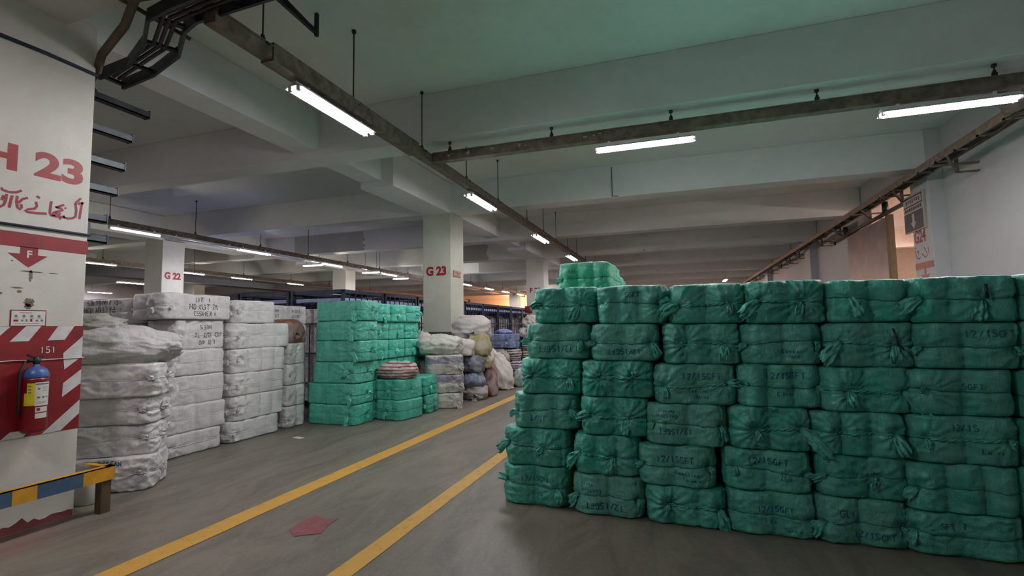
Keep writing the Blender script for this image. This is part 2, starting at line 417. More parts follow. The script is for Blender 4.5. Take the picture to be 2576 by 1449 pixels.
def make_bale(name, w, d, h, seed, mat, color, knots=(), lobes=(3, 4), fine=0.03, fineF=None, writing=(),
              cord='cord', tag_ears=True, ruf=1.0, zc=None, tail_col=None, ink='ink', groove=1.0, parts=True, cordf=None, scal=1.0):
    """Bale wrapped in film and tied round its middle. Local origin: centre of the base. Front = -y.
    knots: (face, u, tail_angle_deg, tail_len, radial) face in FRLB; writing: (face,u,z,height,text,flip)"""
    rng = random.Random(seed)
    fineF = fineF or fine
    rc = min(w, d)*rng.uniform(0.11, 0.17)
    # samples around the outline
    S = []
    for face, L, n in (('F', w, seg_grid(w, fineF)), ('R', d, seg_grid(d, fine)), ('B', w, seg_grid(w, fine*2)), ('L', d, seg_grid(d, fine))):
        for i in range(n): S.append((face, i/n, L))
    def base_pt(face, u):
        if face == 'F': q = (-w/2+u*w, -d/2)
        elif face == 'R': q = (w/2, -d/2+u*d)
        elif face == 'B': q = (w/2-u*w, d/2)
        else: q = (-w/2, d/2-u*d)
        c = (max(-w/2+rc, min(w/2-rc, q[0])), max(-d/2+rc, min(d/2-rc, q[1])))
        n = Vector((q[0]-c[0], q[1]-c[1]))
        n = n.normalized() if n.length > 1e-6 else Vector((0, -1))
        return c[0]+n.x*rc, c[1]+n.y*rc, n
    ph = {k: rng.uniform(-.12, .12) for k in 'FRBL'}
    amp = {k: rng.uniform(0.020, 0.036)*min(1, ruf+.2)*scal for k in 'FRBL'}
    def scallop(face, u):
        n = lobes[0] if face in 'FB' else lobes[1]
        s = abs(math.sin(PI*(u*n+ph[face])))
        return amp[face]*(s**0.8-0.7)*min(1, 7*u, 7*(1-u))
    e = min(0.026, h*0.1); zm0 = zc or h*rng.uniform(0.46, 0.54); tilt = rng.uniform(-0.02, 0.02)
    wob = rng.uniform(0, 6)
    def zmid(x): return zm0+tilt*x/w*2+0.008*math.sin(9*x+wob)
    # knots in 3D
    K = []
    for k in knots:
        bx, by, n = base_pt(k[0], k[1]); K.append((Vector((bx+n.x*scallop(k[0], k[1]), by+n.y*scallop(k[0], k[1]), zmid(bx))), n, k, rng.uniform(0, 6), rng.randint(11, 17)))
    nz = max(6, int(h/(fineF*0.9)))
    prof = [(-e*1.0, 0.0), (-e*0.62, e*0.08), (-e*0.28, e*0.3), (-e*0.07, e*0.64)]   # inset, z
    zs = [e+(h-2*e)*i/nz for i in range(nz+1)]
    rows = [(o, z) for o, z in prof]+[(0.0, z) for z in zs]+[(o, h-z) for o, z in prof[::-1]]
    bm = bmesh.new(); rings = []
    off = Vector((seed*3.7, seed*1.9, seed*0.7))
    for inset, z in rows:
        ring = []
        for face, u, L in S:
            bx, by, n = base_pt(face, u)
            D = inset+scallop(face, u)*(1 if inset > -e*.5 else .6)+0.004*math.sin(PI*z/h)
            zm = zmid(bx)
            dz = z-zm
            D -= groove*(0.010*math.exp(-(dz/0.011)**2)+0.004*math.exp(-(dz/0.05)**2))
            D += 0.0075*noise.noise(Vector((bx*34, by*34, z*2))+off)*math.exp(-abs(dz)/0.06)*groove
            p = Vector((bx, by, z))
            nn = noise.noise(p*5.0+off); D += 0.010*nn*ruf
            q = Vector((bx*7+by*7+z*5*(1 if nn > 0 else -1), by*7, z*9))+off
            rd = 1-abs(noise.noise(q))*2.2
            D += 0.009*max(0, rd)*ruf+0.0045*(1-abs(noise.noise(q*2.3))*3)*ruf
            for kp, kn, kk, kph, kf in K:
                v = p-kp; t = Vector((-kn.y, kn.x)); a = v.x*t.x+v.y*t.y; b = v.z; dn = v.x*kn.x+v.y*kn.y
                r = math.sqrt(a*a+b*b+dn*dn*4)
                if r < 0.45:
                    th = math.atan2(b, a)
                    D += -0.024*math.exp(-(r/0.028)**2)+0.010*kk[4]*math.exp(-((r-.08)/.04)**2)
                    D += kk[4]*0.0105*(abs(math.sin(.5*kf*th+kph+1.3*noise.noise(p*7+off)))*2-1)*math.exp(-(r/0.17)**1.3)*min(1, r/0.03)
            zz = z
            if inset < 0 and z > h/2: zz += 0.006*noise.noise(Vector((bx*6, by*6, seed)))
            zz += 0.010*noise.noise(Vector((bx*4.2+seed, by*2.5, seed*1.7)))*(z/h)
            if z < 1e-6: zz = 0
            ring.append(bm.verts.new((bx+n.x*D, by+n.y*D, zz)))
        rings.append(ring)
    m = len(S)
    for a, b in zip(rings, rings[1:]):
        for i in range(m):
            f = bm.faces.new((a[i], a[(i+1) % m], b[(i+1) % m], b[i])); f.smooth = True
    for ring, top in ((rings[0], False), (rings[-1], True)):
        prev = ring
        for fct in (0.9, 0.72, 0.45, 0.2):
            cur = []
            for v in ring:
                x, y = v.co.x*fct, v.co.y*fct
                z = v.co.z
                if top: z = h+0.009*noise.noise(Vector((x*7, y*7, seed*2.3)))+0.004
                cur.append(bm.verts.new((x, y, z)))
            for i in range(m):
                q = (prev[i], prev[(i+1) % m], cur[(i+1) % m], cur[i])
                f = bm.faces.new(q if top else q[::-1]); f.smooth = True
            prev = cur
        f = bm.faces.new(prev if top else prev[::-1]); f.smooth = True
    bmesh.ops.recalc_face_normals(bm, faces=bm.faces)
    bvh = BVHTree.FromBMesh(bm)
    me = bpy.data.meshes.new(name); bm.to_mesh(me); bm.free()
    if not parts:
        o = link(name, me, None, [mat]); o.color = color
        return o
    root = empty(name)
    body = link('wrap', me, root, [mat]); body.color = color
    dirs = {'F': Vector((0, 1, 0)), 'R': Vector((-1, 0, 0)), 'B': Vector((0, -1, 0)), 'L': Vector((1, 0, 0))}
    # tie cord round the middle (or only along the faces given in cordf)
    def ring_pt(s_):
        s_ %= 2*(w+d)
        if s_ < w: fc, u = 'F', s_/w
        elif s_ < w+d: fc, u = 'R', (s_-w)/d
        elif s_ < 2*w+d: fc, u = 'B', (s_-w-d)/w
        else: fc, u = 'L', (s_-2*w-d)/d
        x, y, nn = base_pt(fc, u); z_ = zmid(x)
        hit = bvh.ray_cast(Vector((x+nn.x*.3, y+nn.y*.3, z_)), Vector((-nn.x, -nn.y, 0)), .6)
        D = scallop(fc, u)-0.009
        p_ = hit[0] if hit[0] is not None else Vector((x+nn.x*D, y+nn.y*D, z_))
        return p_, nn
    a0, a1 = cordf or (0, 2*(w+d))
    b = MB(); pts = []; rad = []
    n = max(6, int((a1-a0)/0.03))
    for i in range(n):
        p_, nn = ring_pt(a0+(a1-a0)*i/n)
        pts.append((p_.x+nn.x*.001, p_.y+nn.y*.001, p_.z+0.003*math.sin(i*2.1)))
        rad.append(0.0038+0.002*abs(math.sin(i*1.3)))
    b.tube(pts, rad, 6, closed=not cordf)
    co = b.build('tie_cord', M[cord], root)
    fk = [k for k in knots if k[0] == 'F' and k[4] >= .65]
    if len(fk) >= 2 and cord == 'cord':
        b = MB(); u0, u1 = fk[0][1]*w, fk[1][1]*w; n = max(8, int((u1-u0)/.012)); c0 = []
        for i in range(n+1):
            p_, nn = ring_pt(u0+(u1-u0)*i/n); c0.append(Vector((p_.x+nn.x*.006, p_.y+nn.y*.006, p_.z)))
        for ph_ in (0, PI):
            b.tube([c+Vector((0, -.005*math.cos(i*.8+ph_), .006*math.sin(i*.8+ph_))) for i, c in enumerate(c0)], .0065, 6)
        tf = b.build('twisted_film', mat, root); tf.color = color
    # knot tails: flared, folded film gathered in the knot
    for kp, kn, kk, kph, kf in K:
        if kk[3] <= 0: continue
        L = kk[3]; ang = R(kk[2]); t = Vector((-kn.y, kn.x, 0)); out = Vector((kn.x, kn.y, 0)); up = Vector((0, 0, 1))
        dirv = (math.cos(ang)*t+math.sin(ang)*up)
        b = bmesh.new(); nl, nc = 9, 14; g = []
        side = dirv.cross(out)
        for i in range(nl+1):
            s = i/nl; wd = (0.012+min(L, .14)*(0.62*math.sin(PI*min(1, .05+.68*s))**0.9))*(1+.25*noise.noise(Vector((s*4, kph*3, seed)))); row = []
            cen = kp+out*(0.004+0.028*math.sin(min(1, s*1.5)*PI*0.5))+dirv*(L*s)+up*(-0.5*L*s*s*0.6)
            for j in range(nc+1):
                c = j/nc-0.5
                fold = 0.09*wd*math.sin(2*PI*2.5*c+kph+5*s)+0.45*wd*(0.25-c*c)+0.35*wd*noise.noise(Vector((c*3.5+kph, s*3.5, seed*.7)))
                jit = 0.016*noise.noise(Vector((c*8, s*8, kph*5)))
                rag = L*0.22*s*noise.noise(Vector((c*6, kph*4, seed)))
                row.append(b.verts.new(cen+side*(c*wd)+out*(fold+jit)+dirv*rag))
            g.append(row)
        for i in range(nl):
            for j in range(nc):
                f = b.faces.new((g[i][j], g[i][j+1], g[i+1][j+1], g[i+1][j])); f.smooth = True
        tm = bpy.data.meshes.new('knot_tail'); b.to_mesh(tm); b.free()
        to = link('knot_tail', tm, root, [mat]); to.color = tail_col or color
        sm = to.modifiers.new('thickness', 'SOLIDIFY'); sm.thickness = 0.0025
    # writing
    for face, u, z, hh, text, flip in writing:
        b = bmesh.new()
        st, tw = strokes(text, hh, rng)
        bx, by, nn = base_pt(face, u); t = {'F': Vector((1, 0, 0)), 'R': Vector((0, 1, 0)), 'L': Vector((0, -1, 0)), 'B': Vector((-1, 0, 0))}[face]
        cx, cy = (bx, 0) if face in 'FB' else (0, by)
        def put(px, py):
            a = (px-tw/2); c = py-hh/2
            if flip: a, c = -a, -c
            o3 = Vector((cx, cy, z*h+c))+t*a-dirs[face]*2.0
            hit = bvh.ray_cast(o3, dirs[face], 4.0)
            if hit[0] is None: return None
            return hit[0]-dirs[face]*0.0022
        for pl in st: ribbon(b, pl, hh*0.17, put, 0.012)
        if len(b.verts):
            wm = bpy.data.meshes.new('marker_writing'); b.to_mesh(wm)
            link('marker_writing', wm, root, [M[ink]])
        b.free()
    return root

def make_sack(name, sx, sy, sz, seed, mat, color, ex=2.6, ruf=0.05, neck=None, res=40, flat=0.25, lean=(0, 0), parts=True, gather=6):
    """slumped sack: lumpy super-ellipsoid flattened where it rests; neck = (dx, dy, dz, length) tied end"""
    bm = bmesh.new(); bmesh.ops.create_uvsphere(bm, u_segments=res, v_segments=res*2//3, radius=1.0)
    off = Vector((seed*2.1, seed*0.9, seed*4.3))
    nd = Vector(neck[:3]).normalized() if neck else None
    for v in bm.verts:
        p = v.co.normalized()
        k = (abs(p.x)**ex+abs(p.y)**ex+abs(p.z)**ex)**(-1/ex)
        q = p*k
        n1 = noise.noise(p*1.7+off); n2 = noise.noise(p*4.0+off)
        cr = 1-abs(noise.noise(Vector((p.x*5+p.z*3, p.y*5, p.z*4))+off))*2.4
        c9 = 1-abs(noise.noise(Vector((p.x*9, p.y*9+p.z*4, p.z*8))+off))*3
        r = 1+ruf*2.4*n1+ruf*1.1*n2+ruf*0.8*max(0, cr)+ruf*.14*c9
        if nd is not None:
            c = max(-1, min(1, p.dot(nd))); th = math.acos(c)
            a = nd.orthogonal().normalized(); b2 = nd.cross(a)
            ph = math.atan2(p.dot(b2), p.dot(a))
            r += 0.055*math.sin(gather*ph+seed+n1*3)*math.exp(-(th/0.6))*min(1, th/0.1)
            r -= 0.16*math.exp(-(th/0.10)**2)
        q = q*r
        z = q.z
        if z < -1+flat: z = -1+flat-(-1+flat-z)*0.12
        zz = (z+1-flat*0.9)/(2-flat*0.9)
        v.co = Vector((q.x*sx/2+lean[0]*zz, q.y*sy/2+lean[1]*zz, max(0, zz*sz)))
    mnz = min(v.co.z for v in bm.verts)
    for v in bm.verts: v.co.z -= mnz
    for f in bm.faces: f.smooth = True
    bmesh.ops.recalc_face_normals(bm, faces=bm.faces)
    bvh = BVHTree.FromBMesh(bm)
    me = bpy.data.meshes.new(name); bm.to_mesh(me); bm.free()
    if not parts or not neck:
        o = link(name, me, None, [mat]); o.color = color
        return o
    root = empty(name)
    bd = link('bag', me, root, [mat]); bd.color = color
    c0 = Vector((lean[0]*.5, lean[1]*.5, sz*0.5)); hit = bvh.ray_cast(c0+nd*3, -nd, 6)
    kp = (hit[0] if hit[0] is not None else c0+nd*sx*.5)-nd*0.02
    b = MB(); L = neck[3]; a = nd.orthogonal().normalized(); b2 = nd.cross(a); seg = 18; rings = []
    for i, (s, rr) in enumerate(((0, .055), (.12, .03), (.22, .024), (.32, .035), (.6, .07), (1.0, .10))):
        rings.append([b.bm.verts.new(kp+nd*(L*s)+Vector((0, 0, -0.35*L*s*s))+(rr*L/.2)*(1+.28*math.sin(5*2*PI*k/seg+seed+s*2))*(math.cos(2*PI*k/seg)*a+math.sin(2*PI*k/seg)*b2)) for k in range(seg)])
    for r1, r2 in zip(rings, rings[1:]):
        for k in range(seg):
            f = b.bm.faces.new((r1[k], r1[(k+1) % seg], r2[(k+1) % seg], r2[k])); f.smooth = True
    nk = b.build('tied_neck', mat, root); nk.color = color
    b = MB(); cen = kp+nd*(L*.2); b.tube([cen+0.030*L/.2*(math.cos(2*PI*k/14)*a+math.sin(2*PI*k/14)*b2) for k in range(14)], 0.007, 6, closed=True)
    b.build('tie_cord', M['cord'], root)
    return root

def place(o, x, y, z, rz=0.0, label=None, cat=None, group=None):
    o.location = (x, y, z); o.rotation_euler = (0, 0, R(rz)); return tag(o, label, cat, group)

# ================================================================== THE SETTING
struct(MB().box(-34, 13, -7, 52, -0.2, 0).build('floor', M['floor']))
struct(MB().box(-34, 4.75, -7, 52, 5.1, 5.3).build('ceiling', M['ceil']))
b = MB(); b.box(4.62, 4.82, -7, 11.6, 0, 5.1); b.box(4.62, 4.82, 11.6, 15.4, 4.45, 5.1); b.box(4.62, 4.82, 15.4, 52, 0, 5.1)
struct(b.build('wall_right', M['wall']))
struct(MB().box(-34, 4.62, 52, 52.2, 0, 5.1).build('wall_far', M['wall']))
struct(MB().box(-20, -5.5, 46.6, 46.8, 0, 5.1).build('wall_partition', M['annex']))  # added to catch the orange lamplight and stop it spilling beyond
struct(MB().box(-34.2, -34, -7, 52, 0, 5.1).build('wall_left', M['wall']))
struct(MB().box(-34, 4.62, -7.2, -7, 0, 5.1).build('wall_back', M['wall']))
# lit room behind the sliding door
b = MB(); b.box(11.0, 11.2, 8, 24, 0, 5.1); b.box(4.82, 11, 23.8, 24, 0, 5.1); b.box(4.82, 11, 8, 8.2, 0, 5.1)
b.box(4.82, 11, 15.1, 15.5, 4.0, 5.0); b.box(4.82, 11, 19.4, 19.8, 4.0, 5.0)
struct(b.build('wall_annex', M['annex']))
struct(MB().box(4.82, 11, 8, 24, 5.0, 5.1).build('ceiling_annex', M['annex']))

# ceiling beams running across the hall, 4.35 m apart
BY = [-1.9, 2.4, 6.5, 10.9, 15.1, 19.5, 23.8, 28.2, 32.6, 37.0, 41.4, 45.8, 50.2]
for i, y in enumerate(BY):
    struct(MB().box(-33.9, 4.61, y, y+0.45, 4.38, 5.1, 0.012).build('ceiling_beam', M['beam']))
# bare and repainted patches on the beam faces
def beam_patch(y, x0, x1, z0, z1, seed, mat):
    rg = random.Random(seed); n = 14
    pts = [(x0+.05*rg.random(), y, z0)]+[(x0+(x1-x0)*i/n, y, z0+.01*rg.random()) for i in range(1, n)]+[(x1+.12*rg.random(), y, z0+(z1-z0)*i/n) for i in range(n)]+[(x1-(x1-x0)*i/n, y, z1-.02*rg.random()) for i in range(n+1)]
    struct(MB().prism(pts, (0, -.003, 0)).build('trim_%d' % seed, mat))
M['bare'] = plaster('bare_grey_plaster', (0.46, 0.44, 0.39, 1), (0.36, 0.34, 0.29, 1), 1.5, .5)
M['repaint'] = plaster('dark_repainted_plaster', (0.40, 0.38, 0.37, 1), (0.33, 0.31, 0.30, 1), 1.0, .4)
beam_patch(15.1, -13.6, -10.6, 4.39, 5.08, 1, M['bare'])
beam_patch(19.5, -9.9, -7.6, 4.39, 5.08, 2, M['repaint'])
beam_patch(23.8, -9.7, -7.2, 4.39, 5.08, 3, M['repaint'])
beam_patch(15.1, -19.5, -15.6, 4.39, 5.08, 4, M['repaint'])
# beams along the hall over the column rows
for x0, x1 in ((-5.87, -5.4), (-15.40, -14.93), (-24.9, -24.45)):
    struct(MB().box(x0, x1, -6.9, 51.9, 4.48, 5.1, 0.012).build('ceiling_beam', M['beam']))
for x0, x1 in ((-5.89, -5.15), (-15.41, -14.68)):
    for y0, y1 in ((8.3, 14.1), (17.2, 22.6)):
        struct(MB().box(x0, x1, y0, y1, 4.36, 5.09, 0.01).build('ceiling_beam', M['beam']))

# painted floor lines
def floor_line(x0, x1, y0, y1, label):
    rng = random.Random(int(x0*100)); bm = bmesh.new(); prev = None; n = 160
    for i in range(n+1):
        y = y0+(y1-y0)*i/n
        j = 0.006*noise.noise(Vector((y*3, x0, 0)))
        k = 0.006*noise.noise(Vector((y*3, x1, 5)))
        cur = (bm.verts.new((x0+j, y, 0.003)), bm.verts.new((x1+k, y, 0.003)))
        if prev: bm.faces.new((prev[0], prev[1], cur[1], cur[0]))
        prev = cur
    me = bpy.data.meshes.new('painted_line'); bm.to_mesh(me); bm.free()
    o = link('painted_line', me, None, [M['line']])
    tag(o, label, 'floor marking', 'yellow lane lines')
floor_line(-3.73, -3.52, 0.8, 44, 'yellow lane line on the left, nearer the white bales')
floor_line(-2.24, -2.08, 0.8, 44, 'yellow lane line on the right, running behind the leftmost green stack')
b = MB(); b.prism([(-3.03, 3.36, 0.002), (-2.9, 3.27, 0.002), (-2.73, 3.38, 0.002), (-2.79, 3.52, 0.002), (-2.80, 3.68, 0.002), (-2.90, 3.63, 0.002), (-3.03, 3.68, 0.002), (-3.06, 3.5, 0.002)], (0, 0, 0.002))
tag(b.build('painted_patch', simple('faded_red_floor_paint', (0.20, 0.055, 0.06, 1), 0.5, var=0.25, scale=14)), 'faded red paint patch on the floor between the yellow lines', 'floor marking')
b = MB(); b.prism([(-5.53, 6.16, 0.001), (-5.36, 6.12, 0.001), (-5.34, 6.19, 0.001), (-5.50, 6.23, 0.001)], (0.0, 0.01, 0.004))
tag(b.build('paper_scrap', M['paper']), 'small white paper scrap on the floor before the green stack', 'paper')

# ------------------------------------------------------------------ columns
def column(x0, x1, y0, y1, label, mat='col', z1=4.5):
    o = MB().box(x0, x1, y0, y1, 0, z1, 0.012).build('square_column', M[mat])
    o.location = (0, 0, 0)
    return tag(o, label, 'column', 'square concrete columns')

RX = (PI/2, 0, PI/2)      # text on a face looking to +x
FX = (PI/2, 0, 0)         # text on a face looking to -y
LX = (PI/2, 0, -PI/2)     # text on a face looking to -x
h23 = column(-5.89, -5.15, 2.36, 3.10, 'near white column numbered H 23 with fire extinguisher and red panel')
XF = -5.15
font_text('painted_number', 'H 23', 0.29, M['redtxt'], h23, (XF, 2.672, 3.04), RX, 0.012, 0.0015, 1.30)
b = MB()
URDU = [[(3.04, 2.794), (3.032, 2.719), (3.024, 2.636)], [(3.011, 2.766), (3.023, 2.788), (3.035, 2.778), (3.049, 2.796)], [(3.029, 2.83), (2.992, 2.783), (2.984, 2.762)], [(2.988, 2.768), (2.997, 2.711), (2.993, 2.652), (2.967, 2.631), (2.932, 2.622), (2.905, 2.629), (2.901, 2.644)], [(2.9, 2.74), (2.87, 2.72), (2.836, 2.702), (2.879, 2.701), (2.893, 2.689), (2.855, 2.67), (2.843, 2.645), (2.867, 2.644), (2.873, 2.662)], [(2.846, 2.668), (2.826, 2.652), (2.818, 2.63), (2.84, 2.631)], [(2.805, 2.749), (2.8, 2.689), (2.798, 2.646), (2.808, 2.624), (2.84, 2.624), (2.909, 2.628)], [(2.905, 2.714), (2.916, 2.708)], [(2.866, 2.613), (2.882, 2.608)], [(2.776, 2.633), (2.707, 2.623), (2.643, 2.62), (2.624, 2.625), (2.646, 2.643), (2.689, 2.659), (2.703, 2.682), (2.696, 2.72)], [(2.698, 2.768), (2.721, 2.757)], [(2.639, 2.739), (2.604, 2.721), (2.578, 2.683)], [(2.568, 2.739), (2.565, 2.685), (2.573, 2.643), (2.589, 2.63), (2.6, 2.649), (2.596, 2.677)], [(2.535, 2.733), (2.527, 2.685), (2.519, 2.628)], [(2.461, 2.781), (2.472, 2.765), (2.515, 2.757), (2.559, 2.766), (2.595, 2.791)], [(2.498, 2.738), (2.496, 2.688), (2.485, 2.645), (2.463, 2.625), (2.444, 2.628)], [(2.48, 2.722), (2.47, 2.681)]]
for s in URDU: ribbon(b.bm, s, 0.019, lambda x, y: Vector((XF+0.002, x, y)), 0.02)
b.build('urdu_writing', M['urdu'], h23)
# red band and arrow with F
b = MB(); b.prism([(XF+.001, 2.355, 2.44), (XF+.001, 3.105, 2.44), (XF+.001, 3.105, 2.32), (XF+.001, 2.355, 2.32)], (0.002, 0, 0))
b.prism([(XF+.001, 2.61, 2.325), (XF+.001, 2.73, 2.325), (XF+.001, 2.73, 2.262), (XF+.001, 2.80, 2.262), (XF+.001, 2.67, 2.155), (XF+.001, 2.53, 2.262), (XF+.001, 2.61, 2.262)], (0.002, 0, 0))
ar = b.build('red_arrow_band', M['red'], h23)
font_text('painted_letter', 'F', 0.085, M['whitepaint'], h23, (XF+0.004, 2.67, 2.262), RX, 0.002, 0.001)
# red and white hazard panel
b = MB(); b.box(XF, XF+0.003, 2.36, 3.10, 0.755, 1.665)
pan = b.build('hazard_panel', M['red'], h23)
b = MB()
for poly in [[(2.678, 1.665), (2.782, 1.665), (2.7, 1.54), (2.575, 1.539)], [(2.904, 1.664), (3.029, 1.664), (2.959, 1.544), (2.832, 1.541)], [(3.099, 1.573), (3.099, 1.391), (2.967, 1.283), (2.953, 1.426)], [(3.099, 1.275), (3.099, 1.150), (2.96, 1.045), (2.962, 1.163)], [(3.099, 1.005), (3.099, 0.885), (2.961, 0.758), (2.825, 0.755)], [(2.46, 1.665), (2.575, 1.661), (2.46, 1.53), (2.36, 1.53)], [(2.611, 0.81), (2.744, 0.81), (2.700, 0.755), (2.55, 0.755)]]:
    b.prism([(XF+0.003, y, z) for y, z in poly], (0.0015, 0, 0))
b.build('white_stripes', M['whitepaint'], pan)
b = MB(); st, tw = strokes('151', 0.052)
for pl in st: ribbon(b.bm, [(x+2.842-tw/2, y+1.436) for x, y in pl], 0.008, lambda x, y: Vector((XF+0.006, x, y)), 0.02)
b.build('painted_number', M['whitepaint'], pan)
# paint-chipped patches on the near column
b = MB(); rng = random.Random(5)
def blotch(b, cx, cz, rx, rz, seed):
    rg = random.Random(seed); n = 22
    b.prism([(XF, cx+rx*math.cos(2*PI*k/n)*(0.6+0.4*rg.random()), cz+rz*math.sin(2*PI*k/n)*(0.6+0.4*rg.random())) for k in range(n)], (0.001, 0, 0))
for cx, cz, rx, rz, sd in ((2.69, 1.86, .045, .05, 1), (2.68, 1.83, .03, .03, 2), (2.69, 2.09, .016, .06, 3), (2.70, 2.12, .10, .008, 4), (2.60, 1.98, .05, .008, 6), (2.62, 1.95, .02, .015, 7), (2.85, 2.12, .05, .006, 8), (2.5, 1.93, .015, .012, 9), (2.56, 2.20, .01, .008, 10)):
    blotch(b, cx, cz, rx, rz, sd)
b.build('chipped_paint', simple('chipped_plaster', (0.17, 0.14, 0.095, 1), 0.8, var=0.4, scale=40), h23)
b = MB(); rg = random.Random(3); pts = [(XF, 2.36, 0.0), (XF, 3.09, 0.0)]
for i in range(19): pts.append((XF, 3.09-0.73*i/18, 0.045+0.03*rg.random()+(0.05 if i == 9 else 0)))
b.prism(pts, (0.0015, 0, 0)); b.build('red_skirting_paint', simple('dark_red_base_paint', (0.16, 0.035, 0.035, 1), 0.6, var=0.3), h23)

g23 = column(-5.89, -5.15, 10.86, 11.61, 'cream column numbered G 23 in the middle of the hall', 'colgreen', 4.4)
font_text('painted_number', 'G 23', 0.285, M['redtxt'], g23, (-5.535, 10.858, 2.955), FX, 0.014, 0.0015, 0.95)
b = MB(); b.box(XF, XF+0.012, 11.0, 11.42, 2.83, 2.98); pl = b.build('rust_plate', M['brick'], g23)
b = MB()
for k in range(9):
    y = 11.02+0.045*k; z = 2.86+0.02*math.sin(k*2.3)
    b.box(XF+.012, XF+.014, y, y+0.026, z, z+0.05+0.03*math.sin(k))
b.box(XF+.012, XF+.014, 11.04, 11.40, 2.955, 2.965)
b.build('faded_lettering', M['signcream'], pl)
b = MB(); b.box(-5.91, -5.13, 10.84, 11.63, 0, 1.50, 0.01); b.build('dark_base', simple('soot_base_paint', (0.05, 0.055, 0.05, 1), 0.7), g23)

g22 = column(-15.41, -14.68, 10.86, 11.57, 'white column numbered G 22 behind the white bales', 'col', 4.4)
font_text('painted_number', 'G 22', 0.27, M['redtxt'], g22, (-14.678, 11.2, 3.29), RX, 0.014, 0.0015, 0.95)
font_text('painted_number', 'F 22', 0.23, M['blackink'], g22, (-15.06, 10.858, 2.62), FX, 0.004, 0.0015)
f23 = column(-5.89, -5.15, 19.6, 20.35, 'grey column marked F beyond the cream column', 'col', 4.4)
font_text('painted_number', 'F 23', 0.27, M['redtxt'], f23, (-5.52, 19.598, 3.05), FX, 0.009, 0.0015)
b = MB(); b.box(-5.95, -5.65, 19.5, 19.6, 2.15, 2.42, 0.01); b.build('red_box', M['red'], f23)
column(-5.89, -5.15, 28.4, 29.1, 'far column behind the one marked F', z1=4.4)
column(-15.41, -14.68, 19.6, 20.35, 'pale column right of the lit tube, behind the rack tops', z1=4.4)
column(-15.41, -14.68, 28.4, 29.1, 'far pale column at the right of the rack field', z1=4.4)
column(-24.9, -24.2, 10.86, 11.57, 'distant white column between H 23 and G 22', z1=4.4)
column(-24.9, -24.2, 19.6, 20.3, 'distant white column just right of G 22', z1=4.4)
column(-24.9, -24.2, 28.4, 29.1, 'far column seen low over the rack tops', z1=4.4)
column(-12.6, -11.9, 37.2, 37.9, 'column before the orange lit opening, left one', z1=4.4)
column(-8.6, -7.9, 37.2, 37.9, 'column before the orange lit opening, right one', z1=4.4)

g24 = column(4.38, 4.75, 10.86, 11.60, 'white wall column numbered G24 with black arrow sign', 'wall', 5.1)
XL = 4.378
font_text('painted_number', 'G24', 0.33, M['redtxt'], g24, (XL, 11.33, 3.17), LX, 0.007, 0.0015, 0.8)
b = MB()
for s in ([(11.55, 2.93), (11.52, 2.80), (11.42, 2.76), (11.36, 2.80)], [(11.5, 2.90), (11.42, 2.92), (11.45, 2.84)], [(11.3, 2.86), (11.26, 2.80), (11.22, 2.83)], [(11.2, 2.96), (11.14, 2.90), (11.08, 2.80), (11.16, 2.76), (11.22, 2.80)], [(11.04, 2.94), (11.02, 2.80)], [(11.56, 3.0), (11.53, 2.97)]):
    ribbon(b.bm, s, 0.022, lambda x, y: Vector((XL-0.001, x, y)), 0.02)
b.build('urdu_writing', M['urdu'], g24)
b = MB(); b.box(XL-.003, XL, 10.87, 11.59, 2.56, 2.68); b.prism([(XL-.003, 11.25, 2.56), (XL-.003, 11.19, 2.56), (XL-.003, 11.19, 2.45), (XL-.003, 11.06, 2.45), (XL-.003, 11.22, 2.28), (XL-.003, 11.38, 2.45), (XL-.003, 11.25, 2.45)], (0.003, 0, 0))
b.build('red_arrow_band', M['red'], g24)
sg = MB().box(XL-0.03, XL, 11.0, 11.86, 3.30, 4.02, 0.005).build('arrow_sign', M['signcream'], g24)
MB().box(XL-0.033, XL-.03, 11.06, 11.84, 3.32, 3.68).build('black_field', M['signblk'], sg)
b = MB(); b.prism([(XL-.036, 11.40, 3.64), (XL-.036, 11.50, 3.64), (XL-.036, 11.50, 3.48), (XL-.036, 11.57, 3.48), (XL-.036, 11.45, 3.35), (XL-.036, 11.33, 3.48), (XL-.036, 11.40, 3.48)], (0.003, 0, 0))
b.build('white_arrow', M['signcream'], sg)
b = MB(); b.box(XL-.033, XL-.03, 11.06, 11.84, 3.96, 3.985); b.box(XL-.033, XL-.03, 11.06, 11.84, 3.80, 3.825); b.box(XL-.033, XL-.03, 11.06, 11.085, 3.80, 3.985)
for k in range(7): b.box(XL-.033, XL-.03, 11.16+.09*k, 11.20+.09*k, 3.86+.01*(k % 3), 3.93)
for k in range(8): b.box(XL-.033, XL-.03, 11.10+.09*k, 11.16+.09*k, 3.715, 3.775)
b.build('sign_lettering', M['signblk'], sg)
column(4.38, 4.75, 19.6, 20.35, 'wall column beyond the sliding door, grey side to camera', 'wall', 5.1)
column(4.38, 4.75, 28.4, 29.1, 'second wall column beyond the sliding door', 'wall', 5.1)
column(4.38, 4.75, 37.2, 37.9, 'farthest wall column at the end of the right tray', 'wall', 5.1)

